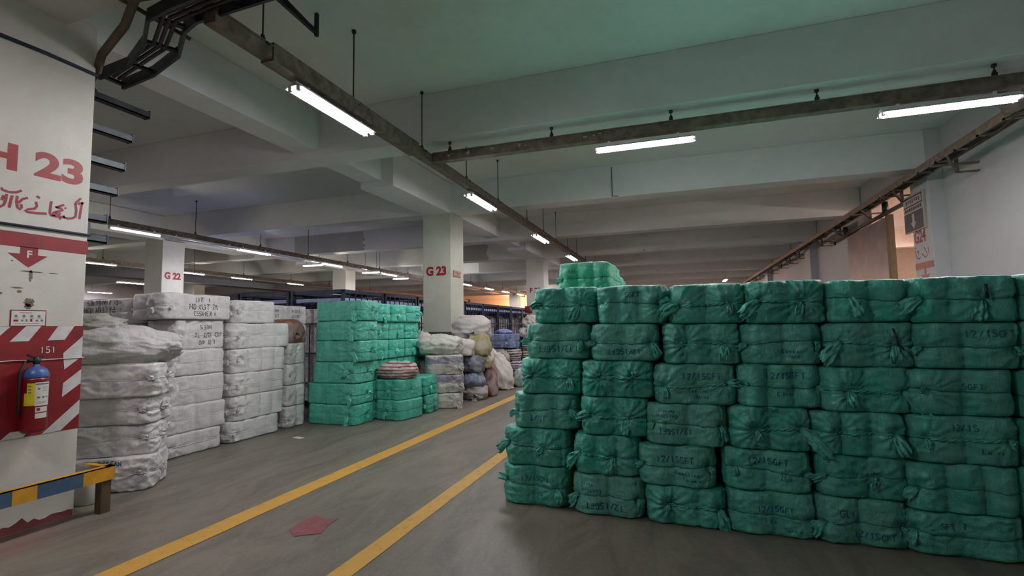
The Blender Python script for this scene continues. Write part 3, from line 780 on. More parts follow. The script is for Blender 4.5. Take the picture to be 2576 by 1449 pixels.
# ropes slung round the near column
b = MB(); b.tube([(XF+.02, 2.3, 4.02), (XF+.015, 2.7, 4.035), (XF+.01, 3.11, 4.03), (-5.3, 3.14, 4.03), (-5.9, 3.15, 4.04)], 0.016, 8)
tag(b.build('rope', M['rope']), 'dark rope round the top of column H 23', 'rope')
b = MB(); b.tube([(XF+.012, 2.3, 2.49), (XF+.012, 2.75, 2.497), (XF+.012, 3.11, 2.50), (-5.3, 3.13, 2.50), (-5.9, 3.14, 2.5)], 0.011, 8)
tag(b.build('rope', M['rope']), 'dark rope round column H 23 just above the red band', 'rope')
b = MB(); b.tube([(XF+.01, 2.3, 1.375), (XF+.012, 2.6, 1.385), (XF+.01, 2.8, 1.378), (XF+.01, 3.11, 1.38), (-5.5, 3.12, 1.38)], 0.004, 6)
tag(b.build('string', M['paper']), 'thin pale string across the red panel above the extinguisher', 'string')

# fire notice and extinguisher
t = empty('notice_board', (XF, 2.69, 1.73))
tag(t, 'small white fire notice with red border above the red panel', 'sign')
MB().box(0.0, .004, -.122, .122, -.068, .068).build('red_border', M['red'], t)
MB().box(.004, .006, -.115, .115, -.061, .061).build('sheet', M['paper'], t)
b = MB()
for y in (-.085, -.033, .02, .07):
    n = 14; b.prism([(.006, y+.011*math.cos(2*PI*k/n), .018+.010*math.sin(2*PI*k/n)) for k in range(n)], (.001, 0, 0))
for y0, y1, z0, z1 in ((-.06, .02, .043, .047), (-.1, -.06, 0.0, .003), (-.045, -.02, 0, .003), (.01, .04, 0, .003), (.06, .09, 0, .003), (-.05, -.035, -.025, -.012), (-.02, -.008, -.028, -.008), (.05, .065, -.026, -.012), (.085, .1, -.026, -.01), (-.09, .07, -.045, -.042)):
    b.box(.006, .007, y0, y1, z0, z1)
b.build('pictograms', M['grey'], t)
b = MB(); b.box(.006, .007, -.1, -.07, -.028, -.012); b.box(.006, .007, .01, .025, -.028, -.006); b.build('red_pictograms', M['red'], t)

ex = empty('fire_extinguisher', (-5.055, 2.715, 0.80))
tag(ex, 'dark red fire extinguisher with blue shoulder hanging on column H 23', 'fire extinguisher')
MB().lathe([(0.0, 0.0), (.07, 0.0), (.083, .015), (.085, .04), (.085, .42), (.0845, .44)], 32).build('cylinder', M['extred'], ex)
MB().lathe([(.0845, .44), (.086, .45), (.084, .475), (.07, .505), (.045, .525), (.022, .532), (.02, .55), (.018, .56)], 32).build('blue_shoulder', M['blue'], ex)
v = MB(); v.lathe([(.02, .55), (.024, .56), (.024, .59), (.015, .60), (.012, .615)], 16); v.bar((0, -.01, .60), (.02, -.075, .63), .02, .012); v.bar((0, -.01, .585), (.02, -.07, .585), .02, .01); v.bar((0, 0, .60), (-.02, .05, .61), .02, .012)
vv = v.build('valve_handle', M['blk'], ex)
MB().lathe([(.016, 0), (.018, .003), (.018, .012), (.014, .015)], 16, (.02, .03, .575)).build('pressure_gauge', M['chrome'], vv)
b = MB(); b.tube([(0.0, -.02, .575), (.01, -.08, .57), (.015, -.115, .50), (.012, -.118, .35), (.01, -.112, .22), (.01, -.105, .14)], [.009, .009, .009, .009, .009, .011], 8); b.build('hose', M['blk'], ex)
def curved_label(r, a0, a1, z0, z1, name, mat, par):
    bm = bmesh.new(); n = 10; g = []
    for i in range(n+1):
        a = R(a0+(a1-a0)*i/n); g.append((bm.verts.new((r*math.cos(a), r*math.sin(a), z0)), bm.verts.new((r*math.cos(a), r*math.sin(a), z1))))
    for p, q in zip(g, g[1:]): bm.faces.new((p[0], q[0], q[1], p[1]))
    me = bpy.data.meshes.new(name); bm.to_mesh(me); bm.free()
    return link(name, me, par, [mat])
curved_label(.0865, -62, -28, .22, .40, 'yellow_label', M['labyellow'], ex)
curved_label(.0865, -75, -62, .22, .32, 'yellow_label', M['labyellow'], ex)
lb = curved_label(.0866, -28, 42, .215, .405, 'white_label', M['paper'], ex)
curved_label(.0870, -26, 38, .385, .395, 'label_print', M['grey'], lb)
for a0, a1, z0, z1 in ((-18, -8, .345, .36), (-20, -6, .275, .29), (2, 14, .275, .29), (22, 32, .277, .288), (2, 30, .33, .334), (2, 28, .345, .349), (2, 30, .36, .364), (-20, 30, .245, .248), (-20, 20, .235, .238)):
    curved_label(.0870, a0, a1, z0, z1, 'label_print', M['grey'], lb)
for a0, z0, z1 in ((-58, .37, .38), (-57, .345, .355), (-56, .32, .33)): curved_label(.0872, a0, a0+14, z0, z1, 'label_print', M['grey'], lb)
curved_label(.0866, -24, 34, .115, .205, 'white_label', M['paper'], ex)
curved_label(.0870, -24, 34, .156, .164, 'label_print', M['extred'], lb)
curved_label(.0870, -18, -4, .175, .198, 'label_print', M['redtxt'], lb)
MB().box(-.095, -.08, -.03, .03, .38, .43).build('wall_hook', M['blk'], ex)

# guard rail, yellow and blue
gr = empty('guard_rail', (-4.9, 0, 0)); tag(gr, 'low yellow and blue painted guard rail round column H 23', 'guard rail')
b = MB()
edges = [1.30, 1.62, 1.88, 2.20, 2.525, 2.685, 3.01, 3.265]
for k in range(len(edges)-1):
    mi = k % 2
    b.box(-.012, 0, edges[k], edges[k+1], .285, .405, mi=mi)
b.box(-.07, 0, 1.4, 3.265, .397, .405, mi=0)
b.box(-.32, -.012, 3.253, 3.265, .285, .405, mi=0); b.box(-.32, 0, 3.20, 3.265, .397, .405, mi=0)
b.build('rail', [M['yellow'], M['bluep']], gr)
b = MB(); b.box(-.10, -.02, 3.17, 3.25, 0, .29); b.build('post', M['brown'], gr)
b = MB(); b.box(-.10, -.02, 1.6, 1.68, 0, .29); b.build('post', M['brown'], gr)
pa = empty('paint_bucket', (-5.35, 3.32, 0)); tag(pa, 'white bucket with dark band behind the guard rail post', 'bucket')
MB().lathe([(.075, 0), (.085, .01), (.095, .2), (.097, .21)], 24).build('tub', M['paper'], pa)
MB().lathe([(.083, .045), (.086, .047), (.088, .075), (.085, .078)], 24).build('dark_band', M['blk'], pa)

# steel arms on the back of the near column
ar = empty('bracket_rack', (-5.5, 3.10, 0)); tag(ar, 'dark steel arms stacked up the back of column H 23', 'bracket')
for z, L, mt in ((3.95, .74, 'dark'), (3.62, .57, 'darkteal'), (3.29, .51, 'darkteal'), (3.01, .45, 'darkteal'), (2.71, .36, 'darkteal'), (2.50, .37, 'darkteal')):
    b = MB(); b.box(-.04, .04, 0.0, L, z, z+.012); b.box(-.04, -.03, 0, L, z, z+.07); b.box(.03, .04, 0, L, z, z+.07); b.box(-.045, .045, L-.01, L, z-.005, z+.085)
    b.build('arm', M[mt], ar)
MB().box(-.06, .06, 0.0, .05, 2.3, 4.2).build('upright', M['dark'], ar)
b = MB(); b.box(-.05, .05, .05, .2, 2.56, 2.68); b.build('junction_box', M['darkteal'], ar)
b = MB(); b.prism([(.05, 0, 4.05), (.25, .05, 4.07), (.19, .05, 4.0), (.25, .05, 3.93), (.05, 0, 3.9)], (0, .03, 0)); b.build('flange', M['dark'], ar)

# ------------------------------------------------------------------ trunking, hangers, lamps
def hanger(parent, x, y, z, top, clamp_w=.17, r=.008):
    h = MB().tube([(x, y, z), (x, y, top)], r, 6)
    h.tube([(x, y, top-.03), (x, y, top)], r*3.2, 8)
    ho = h.build('hanger_rod', M['rod'], parent)
    c = MB(); c.box(x-clamp_w/2, x+clamp_w/2, y-.02, y+.02, z-.02, z); c.bar((x, y, z), (x, y, z+.06), .05, .02)
    c.tube([(x, y, z+.055), (x, y, z+.085)], .018, 8)
    c.build('clamp', M['rod'], ho)

def trunk_y(x, y0, y1, z, w, h, hs, label, top=5.1, mat='trunk', group='trunking hung from the ceiling'):
    t = empty('cable_trunking', (0, 0, 0)); tag(t, label, 'trunking', group)
    b = MB(); b.box(x-w/2, x+w/2, y0, y1, z-h, z); b.box(x-w/2-.008, x+w/2+.008, y0, y1, z-.012, z+.004)
    b.build('trough', M[mat], t)
    for y in hs:
        tp = top
        for by in BY:
            if by-.05 < y < by+.5: tp = 4.38
        hanger(t, x, y, z, tp, w+.03)
    return t
tc = trunk_y(-3.5, 2.9, 46, 4.2, .125, .12, [3.44, 4.78, 6.42, 8.05, 9.7, 11.8, 13.4, 14.9, 16.6, 18.2, 20.0, 22.5, 25, 27.5, 30, 33], 'long brown cable trunking down the middle over the left yellow line')
b = MB(); b.box(-3.5-.075, -3.5+.075, 3.50, 6.2, 4.06, 4.235); b.build('cover_sleeve', M['trunk'], tc)
tb = empty('cable_trunking'); tag(tb, 'dark cross trunking from the middle run to the right wall', 'trunking', 'trunking hung from the ceiling')
b = MB(); b.box(-3.43, 4.3, 6.62, 6.75, 4.09, 4.22); b.box(-3.43, 4.3, 6.61, 6.76, 4.21, 4.225); b.build('trough', M['trunk'], tb)
for x in (-3.17, -1.6, 0.0, 1.67, 3.37): hanger(tb, x, 6.68, 4.225, 4.38, .06)
rng = random.Random(4); b = MB()
for k in range(14):
    x = -3.3+rng.random()*2.6; b.box(x, x+.02+.04*rng.random(), 6.617, 6.62, 4.12+.06*rng.random(), 4.135+.06*rng.random())
b.build('chipped_paint', M['signcream'], tb)

# right wall tray with brackets
tr = empty('cable_tray'); tag(tr, 'dusty cable tray climbing along the right wall on brackets', 'cable tray')
b = MB(); b.box(4.0, 4.02, 7.6, 45, 4.12, 4.24); b.box(4.20, 4.22, 7.6, 45, 4.12, 4.24)
for k in range(62): b.box(4.0, 4.22, 7.8+.6*k, 7.86+.6*k, 4.12, 4.145)
b.bar((3.55, 6.85, 4.18), (4.10, 7.75, 4.18), .22, .12)
b.build('ladder_tray', M['trunk'], tr)
b = MB(); rng = random.Random(8)
for k in range(5):
    pts = []
    for i in range(60):
        y = 7.5+.62*i; pts.append((4.04+.035*k+.02*math.sin(i*1.3+k*2), y, 4.165+.02*math.sin(i*2.1+k)-(.07 if (i*7+k*3) % 13 == 0 else 0)))
    b.tube(pts, .016, 6)
b.build('cables', M['rod'], tr)
for y in (9.75, 11.85, 13.6, 15.9, 17.8, 20.9, 22.6, 24.4, 26.8, 29.5, 32, 34.5):
    b = MB(); b.bar((3.98, y, 4.10), (4.62, y, 4.10), .04, .03); b.bar((4.30, y, 4.10), (4.30, y, 3.93), .04, .03) if False else None
    b.bar((4.33, y, 4.30), (4.33, y, 3.96), .045, .03); b.bar((4.33, y, 3.965), (4.62, y, 3.965), .04, .025); b.bar((4.0, y-.5, 4.10), (4.33, y, 3.965), .03, .025)
    b.build('wall_bracket', M['trunk'], tr)

# bend at the near end of the middle trunking and the ladder crossing it
lt = empty('cable_ladder'); tag(lt, 'dark cable ladder bending from the trunking to the top of column H 23', 'cable ladder')
b = MB()
rail1 = [(-2.2, 2.66, 4.2), (-3.2, 2.70, 4.2), (-3.75, 2.75, 4.2), (-4.05, 2.80, 4.2), (-4.45, 3.05, 4.2), (-4.9, 3.22, 4.17), (-5.35, 3.25, 4.15)]
rail2 = [(-2.2, 2.90, 4.2), (-3.2, 2.93, 4.2), (-3.7, 2.95, 4.2), (-3.92, 3.02, 4.2), (-4.32, 3.28, 4.2), (-4.85, 3.42, 4.17), (-5.35, 3.47, 4.15)]
for rl in (rail1, rail2):
    for p, q in zip(rl, rl[1:]): b.bar(p, q, .025, .11)
b.build('side_rails', M['dark'], lt)
for p, q in zip(rail1, rail2): MB().bar(p, q, .05, .025).build('rung', M['dark'], lt)
for k in range(1, 4): MB().bar((-2.2-.25*k, 2.67, 4.18), (-2.2-.25*k, 2.92, 4.18), .05, .025).build('rung', M['dark'], lt)
b = MB()
for k in range(3): b.tube([(-2.2, 2.72+.05*k, 4.19), (-3.2, 2.75+.05*k, 4.19), (-3.9, 2.82+.05*k, 4.19), (-4.4, 3.1+.05*k, 4.2), (-5.3, 3.3+.05*k, 4.17)], .017, 8)
b.build('cables', M['rod'], lt)
b = MB(); b.tube([(-3.55, 3.0, 4.28), (-3.7, 2.72, 4.27), (-4.0, 2.66, 4.25), (-4.4, 2.85, 4.22), (-5.0, 3.05, 4.18), (-5.2, 3.14, 4.10)], .035, 10)
tag(b.build('conduit_bend', M['brown']), 'brown bent conduit beside the cable ladder at top left', 'conduit')
b = MB(); b.bar((-4.25, 2.55, 4.33), (-3.98, 3.12, 4.16), .02, .03)
tag(b.build('steel_angle', M['brown']), 'short brown steel bar sticking out across the conduit bend', 'bar')
t = empty('ceiling_bracket'); tag(t, 'triangular steel bracket hanging from the ceiling at the top edge', 'bracket')
b = MB(); b.bar((-3.72, 3.3, 4.98), (-3.69, 4.38, 4.88), .035, .05); b.bar((-3.66, 3.4, 5.02), (-3.68, 4.3, 4.89), .02, .02); b.bar((-3.69, 4.37, 4.84), (-3.69, 4.37, 5.1), .035, .035)
b.build('arm', M['dark'], t)
MB().bar((-3.72, 3.32, 4.95), (-3.72, 3.32, 5.1), .035, .035).build('drop_post', M['dark'], t)

# fluorescent fittings
ZL = 3.945
def lamp_proto(name, L, tubes, mat, hood=True, rods=False):
    t = empty(name)
    if rods:
        for y in (-L*.35, L*.35): MB().tube([(0, y, .09), (0, y, 5.1-ZL)], .007, 6).build('hanger_rod', M['rod'], t)
    b = MB(); b.box(-.03, .03, -L/2, L/2, .045, .09); b.box(-.012, .012, -L*.35, -L*.35+.03, .09, .13); b.box(-.012, .012, L*.35, L*.35+.03, .09, .13)
    b.build('housing', M['white'], t)
    if hood:
        b = MB()
        for s in (-1, 1): b.prism([(s*.03, -L/2, .065), (s*.03, L/2, .065), (s*.10, L/2, .022), (s*.10, -L/2, .022)], (0, 0, .003))
        b.build('reflector', M['white'], t)
    xs = (-.05, .05) if tubes == 2 else (0,)
    for x in xs:
        MB().tube([(x, -L/2+.03, .02), (x, L/2-.03, .02)], .019, 10).build('tube', M[mat], t)
        for ya in (-L/2, L/2-.03): MB().box(x-.02, x+.02, ya, ya+.03, -.002, .06).build('end_cap', M['white'], t)
    return t
PR = {}
def lamp(kind, L, tubes, mat, x, y, z, rz, label, hood=True):
    if kind in PR: o = copy_tree(PR[kind])
    else: o = PR[kind] = lamp_proto('tube_lamp', L, tubes, mat, hood, kind[-1] == 'r')
    o.location = (x, y, z); o.rotation_euler = (0, 0, R(rz)); tag(o, label, 'ceiling light', 'fluorescent tube lights')
    return o
lamp('d', 1.27, 2, 'tube', -3.5, 4.47, ZL, 0, 'nearest twin tube light under the middle trunking, largest in the picture')
lamp('d', 1.27, 2, 'tube', -3.5, 8.78, ZL, 0, 'second twin tube light along the middle trunking, just past the cross run')
lamp('d', 1.27, 2, 'tube', -3.5, 13.1, ZL, 0, 'third twin tube light along the middle trunking')
lamp('d', 1.27, 2, 'tube', -3.5, 17.3, ZL, 0, 'fourth twin tube light along the middle trunking')
lamp('d', 1.27, 2, 'tube', -3.5, 21.6, ZL, 0, 'fifth twin tube light, just above the topmost green bale')
lamp('d', 1.27, 2, 'tube', -3.5, 25.9, ZL, 0, 'twin tube light hidden past the topmost green bale')
lamp('d', 1.27, 2, 'tube', -3.5, 34.0, ZL, 0, 'farthest twin tube light of the middle trunking')
lamp('d', 1.27, 2, 'tube', -3.5, 0.2, ZL, 0, 'twin tube light of the middle trunking above the camera')
lamp('d', 1.27, 2, 'tube', -.35, 6.68, ZL, 90, 'twin tube light on the cross trunking, left of the two')
lamp('d', 1.27, 2, 'tube', 2.93, 6.68, ZL, 90, 'twin tube light on the cross trunking, at the right edge')
# left run
for x, y, s_ in ((-12.1, 4.2, 'first'), (-12.1, -.3, 'second'), (-19.0, 7.0, 'third'), (-19.0, 2.5, 'fourth'), (-26, 6, 'fifth')):  # unseen extra lamps, added to lift the dark ceiling on the left
    lamp('dr', 1.27, 2, 'tube', x, y, ZL, 0, 'added unseen twin tube light brightening the left ceiling, '+s_)
trunk_y(-12.2, 7.2, 40, 4.17, .13, .13, [7.77, 9.9, 12.1, 14.2, 16.4, 18.6, 21, 24, 27, 30], 'left trunking passing in front of column G 22', mat='trunk')
lamp('s', 1.2, 1, 'tubewarm', -12.14, 8.32, ZL, 0, 'thin warm tube light left of column G 22', False)
lamp('u', 2.3, 1, 'white', -12.14, 10.1, ZL, 0, 'unlit white tube under the left trunking by column G 22', False)
lamp('c', 1.2, 2, 'tubefar', -12.14, 11.8, ZL, 0, 'bright tube light right of column G 22')
lamp('s', 1.2, 1, 'tubewarm', -12.14, 15.4, ZL, 0, 'thin tube light under the left trunking, next after the bright one', False)
lamp('s', 1.2, 1, 'tubewarm', -12.14, 19.3, ZL, 0, 'thin tube light under the left trunking, before column G 23', False)
lamp('u', 2.3, 1, 'white', -12.14, 13.6, ZL, 0, 'unlit white tube under the left trunking, past the bright light', False)
lamp('c2r', .8, 2, 'tubefar', -12.8, 15.15, ZL, 90, 'short cool tube light set crosswise left of the pale column')
lamp('c2r', .8, 2, 'tubefar', -12.3, 18.1, ZL, 90, 'short cool tube light set crosswise right of the pale column')
lamp('c2r', .8, 2, 'tubefar', -12.6, 21.0, ZL, 90, 'short cool crosswise tube light, lowest of the three left of G 23')
for y, s in ((25.6, 'just right of column G 23'), (29.2, 'second right of column G 23'), (32.3, 'third right of column G 23'), (35.7, 'fourth right of column G 23, near column F')):
    lamp('d', 1.27, 2, 'tube', -11.2, y, ZL, 0, 'far tube light '+s)
trunk_y(-11.3, 23.5, 44, 4.17, .13, .13, [24, 26.5, 29, 32, 35, 38], 'far trunking seen between columns G 23 and F')
trunk_y(-19.1, 8, 44, 4.17, .13, .13, [9, 12, 15, 18, 21, 24, 28], 'far left trunking behind column G 22')
for y, s in ((11.8, 'at the edge of column H 23'), (15.3, 'at the right edge of column G 22'), (17.8, 'low over the navy racks, left one'), (21.2, 'low over the navy racks, right one')):
    lamp('s', 1.2, 1, 'tubefar', -19.0, y, ZL, 0, 'thin far tube light '+s, False)
lamp('dr', 1.27, 2, 'tube', -25, 17.0, ZL, 0, 'long far tube light between columns H 23 and G 22')
lamp('dr', 1.27, 2, 'tube', -32.4, 20.3, ZL, 0, 'farthest left tube light, just over the white bales')
for i, (x, y) in enumerate(((-9, 42), (-1, 42), (-1, 48), (-20, 30), (-26, 38), (2.5, 30), (2.5, 46))):
    lamp('dr', 1.27, 2, 'tube', x, y, ZL, 0, ['back wall tube light by the orange zone', 'tube light at the far end of the aisle', 'tube light nearest the far wall', 'tube light deep in the left racks', 'tube light in the far left corner', 'tube light near the right wall far off', 'tube light in the far right corner'][i])
for x, y, z, s in ((-10.9, 22.3, 3.35, 'small glowing globe bulb left of column G 23'), (-17.5, 14.2, 2.72, 'small glowing bulb low above the white bales by column G 22'), (-9.5, 36.5, 3.4, 'small glowing globe bulb left of column F')):
    t = empty('pendant_bulb', (x, y, z)); tag(t, s, 'light bulb', 'pendant bulbs')
    bm = bmesh.new(); bmesh.ops.create_uvsphere(bm, u_segments=14, v_segments=8, radius=.09)
    me = bpy.data.meshes.new('globe'); bm.to_mesh(me); bm.free(); link('globe', me, t, [M['globe']])
    MB().tube([(0, 0, .08), (0, 0, 5.1-z)], .008, 6).build('cord', M['rod'], t)
for x, y, s in ((-14.5, 44.9, 'orange lamp beyond the racks, leftmost'), (-10.3, 44.6, 'orange lamp glowing over the racks between the two far columns'), (-7.0, 44.8, 'orange lamp beyond the racks beside column F')):
    t = empty('pendant_bulb', (x, y, 2.95)); tag(t, s, 'light bulb', 'orange lamps')
    bm = bmesh.new(); bmesh.ops.create_uvsphere(bm, u_segments=14, v_segments=8, radius=.11)
    me = bpy.data.meshes.new('globe'); bm.to_mesh(me); bm.free(); link('globe', me, t, [M['sodium']])
    MB().tube([(0, 0, .1), (0, 0, 2.1)], .01, 6).build('cord', M['rod'], t)
for x, s_ in ((-3.6, 'left'), (-.6, 'middle'), (2.4, 'right')):  # extra lamps put in to brighten the far wall
    lamp('c3r', 1.27, 2, 'tubefar', x, 49.2, ZL, 90, 'added crosswise tube light brightening the far wall, '+s_)
lamp('wr', 1.27, 2, 'warmtube', 8.0, 12.2, 3.9, 0, 'warm tube light in the room behind the sliding door')
lamp('wr', 1.27, 2, 'warmtube', 8.0, 17.2, 3.9, 0, 'warm tube light deeper in the room behind the door')

# sensors on the beams, conduit drops
for x, y, z1, s in ((-1.2, 10.7, 5.05, 'round detector on the nearest beam, with a thin conduit above it'), (-1.14, 18.9, 4.9, 'small dark detector on the second beam'), (-.95, 26.4, 4.9, 'tiny detector on a far beam')):
    t = empty('ceiling_detector', (x, y+.12, 4.38)); tag(t, s, 'detector', 'beam detectors')
    MB().lathe([(.02, 0), (.05, -.005), (.05, -.02), (.035, -.05), (.018, -.07), (.005, -.075)], 18).build('head', M['chrome'], t)
    MB().lathe([(.052, -.004), (.055, -.006), (.055, -.014), (.052, -.016)], 18).build('base_ring', M['blk'], t)
    MB().tube([(-.06, -.0, 0), (-.06, -.0, .0)], .005, 4) if False else None
b = MB(); b.tube([(-1.28, 10.885, 4.40), (-1.28, 10.885, 5.05)], .008, 6)
tag(b.build('conduit', M['darkteal']), 'thin grey conduit down the face of the nearest far beam', 'conduit')

# sliding door on its rail
dr = empty('sliding_door', (0, 0, 0)); tag(dr, 'dark steel sliding door half open on a rail in the right wall', 'door')
MB().box(4.50, 4.55, 13.15, 15.95, .05, 3.93).build('door_leaf', M['door'], dr)
b = MB(); b.box(4.47, 4.58, 13.02, 13.17, .0, 3.95); b.build('door_edge', M['brown'], dr)
MB().box(4.44, 4.50, 11.7, 17.4, 3.96, 4.03).build('rail', M['dark'], dr)
b = MB(); b.tube([(4.46, 13.1, 4.0), (4.46, 13.1, 4.25)], .06, 10); b.tube([(4.46, 15.9, 4.0), (4.46, 15.9, 4.2)], .06, 10); b.build('roller', M['blk'], dr)
b = MB(); b.bar((4.55, 12.45, 3.99), (4.55, 12.45, 4.45), .05, .05); b.bar((4.55, 11.8, 3.99), (4.55, 11.8, 4.45), .05, .05); b.bar((4.55, 17.3, 3.9), (4.55, 17.3, 4.1), .05, .05); b.build('rail_hanger', M['rod'], dr)

# ------------------------------------------------------------------ navy racks behind the bales
def rack_proto():
    t = empty('steel_rack'); LX_, LY, H = 1.25, 1.45, 2.40
    for x in (0, -LX_):
        for y in (0, LY-.06): MB().box(x-.06, x, y, y+.06, 0, H).build('post', M['navy'], t)
    b = MB(); b.box(-LX_, 0, 0, .06, H-.07, H); b.box(-LX_, 0, LY-.06, LY, H-.07, H); b.box(-.06, 0, 0, LY, H-.07, H); b.box(-LX_, -LX_+.06, 0, LY, H-.07, H)
    b.box(-LX_*.7, -LX_*.3, 0, LY, H-.012, H+.0); b.build('top_frame', M['navy'], t)
    b = MB()
    for z in (.5, 1.1, 1.7):
        b.box(-.03, 0, 0, LY, z, z+.03); b.box(-LX_, 0, 0, .03, z, z+.03)
    for k in range(1, 7): b.box(-.025, -.005, LY*k/7, LY*k/7+.02, 0.05, H-.07)
    for k in range(1, 6): b.box(-LX_*k/6, -LX_*k/6+.02, .005, .025, 0.05, 1.72)
    b.build('side_bars', M['navy'], t)
    b = MB(); b.box(-LX_+.07, -.07, .07, LY-.07, .15, .17); b.build('shelf', M['lav'], t); MB().box(-LX_+.07, -.02, .02, LY-.07, 2.16, 2.23).build('shelf', M['lav'], t)
    rg = random.Random(2); b = MB()
    for i in range(5):
        for j in range(3): b.box(-LX_+.1+.36*j, -LX_+.38+.36*j, .1+.26*i, .32+.26*i, .17, 1.55+.5*rg.random())
    b.build('stacked_goods', M['cloth'], t)
    return t
rp = None
NT = ['first', 'second', 'third', 'fourth', 'fifth', 'sixth', 'seventh', 'eighth', 'ninth', 'tenth', 'eleventh', 'twelfth', 'thirteenth', 'fourteenth', 'fifteenth', 'sixteenth']
for i in range(6):
    for j in range(16):
        x = -6.38-1.36*i; y = 8.45+1.52*j
        if i >= 3 and j > 3: continue
        if i >= 1 and j > 12: continue
        if rp is None: o = rp = rack_proto()
        else: o = copy_tree(rp)
        o.location = (x, y, 0)
        if i == 0:
            if j == 0: lb = 'navy steel rack at the near corner of the rack block'
            elif 3 <= j <= 9: lb = 'navy barred rack facing the aisle, %s past the cream column' % ['first', 'second', 'third', 'fourth', 'fifth', 'sixth', 'seventh'][j-3]
            else: lb = 'navy rack of the aisle row, %s from the front' % NT[j]
        elif j == 0: lb = 'navy rack top behind the bales, %s from the near corner' % ['', 'second', 'third', 'fourth', 'fifth', 'sixth'][i]
        else: lb = 'navy rack inside the block, %s from the front, %s row from the aisle' % (NT[j], NT[i])
        tag(o, lb, 'rack', 'navy steel racks')
# dark duct far left
b = MB(); b.box(-17.9, -17.2, 9, 30, 3.42, 3.66); b.box(-17.95, -17.85, 9, 30, 3.75, 3.82)
t = tag(b.build('duct', M['blk']), 'long black duct far behind column G 22', 'duct')
b = MB()
for y in (16, 19, 22):
    b.bar((-30, y, 2.75), (-22, y, 2.75), .06, .08); b.bar((-30, y, 2.5), (-22, y, 2.5), .06, .05)
for x in (-30, -27, -24.5, -22): b.bar((x, 16, 2.0), (x, 16, 2.8), .07, .07)
t = tag(b.build('pallet_rack', M['navy']), 'dark rack frame far off between columns H 23 and G 22', 'rack')

# ================================================================== GOODS
GREEN = (0.035, 0.43, 0.25, 1)
def gtint(seed, pale=0.0):
    rg = random.Random(seed); k = rg.uniform(.85, 1.15)
    a = (0.032*k, 0.49*k, 0.355*k); p = (0.17, 0.51, 0.40)
    return tuple(a[i]*(1-pale)+p[i]*pale for i in range(3))+(1,)
TAIL = (0.12, 0.70, 0.55, 1)
TXT = '12/1SGFT'
# right block: per stack (front plane y, [(x0, x1) top to bottom], tier heights top to bottom)
RB = [
 (4.44, [(-1.28, -0.71), (-1.34, -0.75), (-1.42, -0.86), (-1.48, -0.88), (-1.57, -0.97), (-1.6, -0.99)], [1.95, 1.627, 1.306, 0.992, 0.681, 0.348, 0]),
 (4.36, [(-0.66, -0.09), (-0.72, -0.16), (-0.83, -0.23), (-0.84, -0.28), (-0.91, -0.36), (-0.92, -0.33)], [1.937, 1.611, 1.296, 0.989, 0.669, 0.338, 0]),
 (4.33, [(-0.08, 0.49), (-0.13, 0.45), (-0.21, 0.4), (-0.29, 0.33), (-0.35, 0.24), (-0.3, 0.3)], [1.924, 1.602, 1.278, 0.954, 0.625, 0.299, 0]),
 (4.31, [(0.49, 1.05), (0.45, 1.01), (0.41, 0.98), (0.35, 0.91), (0.3, 0.9), (0.31, 0.91)], [1.924, 1.594, 1.282, 0.957, 0.632, 0.323, 0]),
 (4.3, [(1.05, 1.58), (1.01, 1.6), (0.97, 1.56), (0.92, 1.51), (0.92, 1.5), (0.9, 1.48)], [1.908, 1.594, 1.267, 0.942, 0.627, 0.329, 0]),
 (4.27, [(1.57, 2.19), (1.57, 2.18), (1.52, 2.12), (1.5, 2.12), (1.48, 2.11), (1.46, 2.13)], [1.905, 1.583, 1.264, 0.945, 0.619, 0.289, 0]),
 (4.25, [(2.2, 2.78), (2.19, 2.76), (2.14, 2.72), (2.13, 2.7), (2.12, 2.7), (2.14, 2.72)], [1.91, 1.59, 1.26, 0.94, 0.62, 0.29, 0]),
]
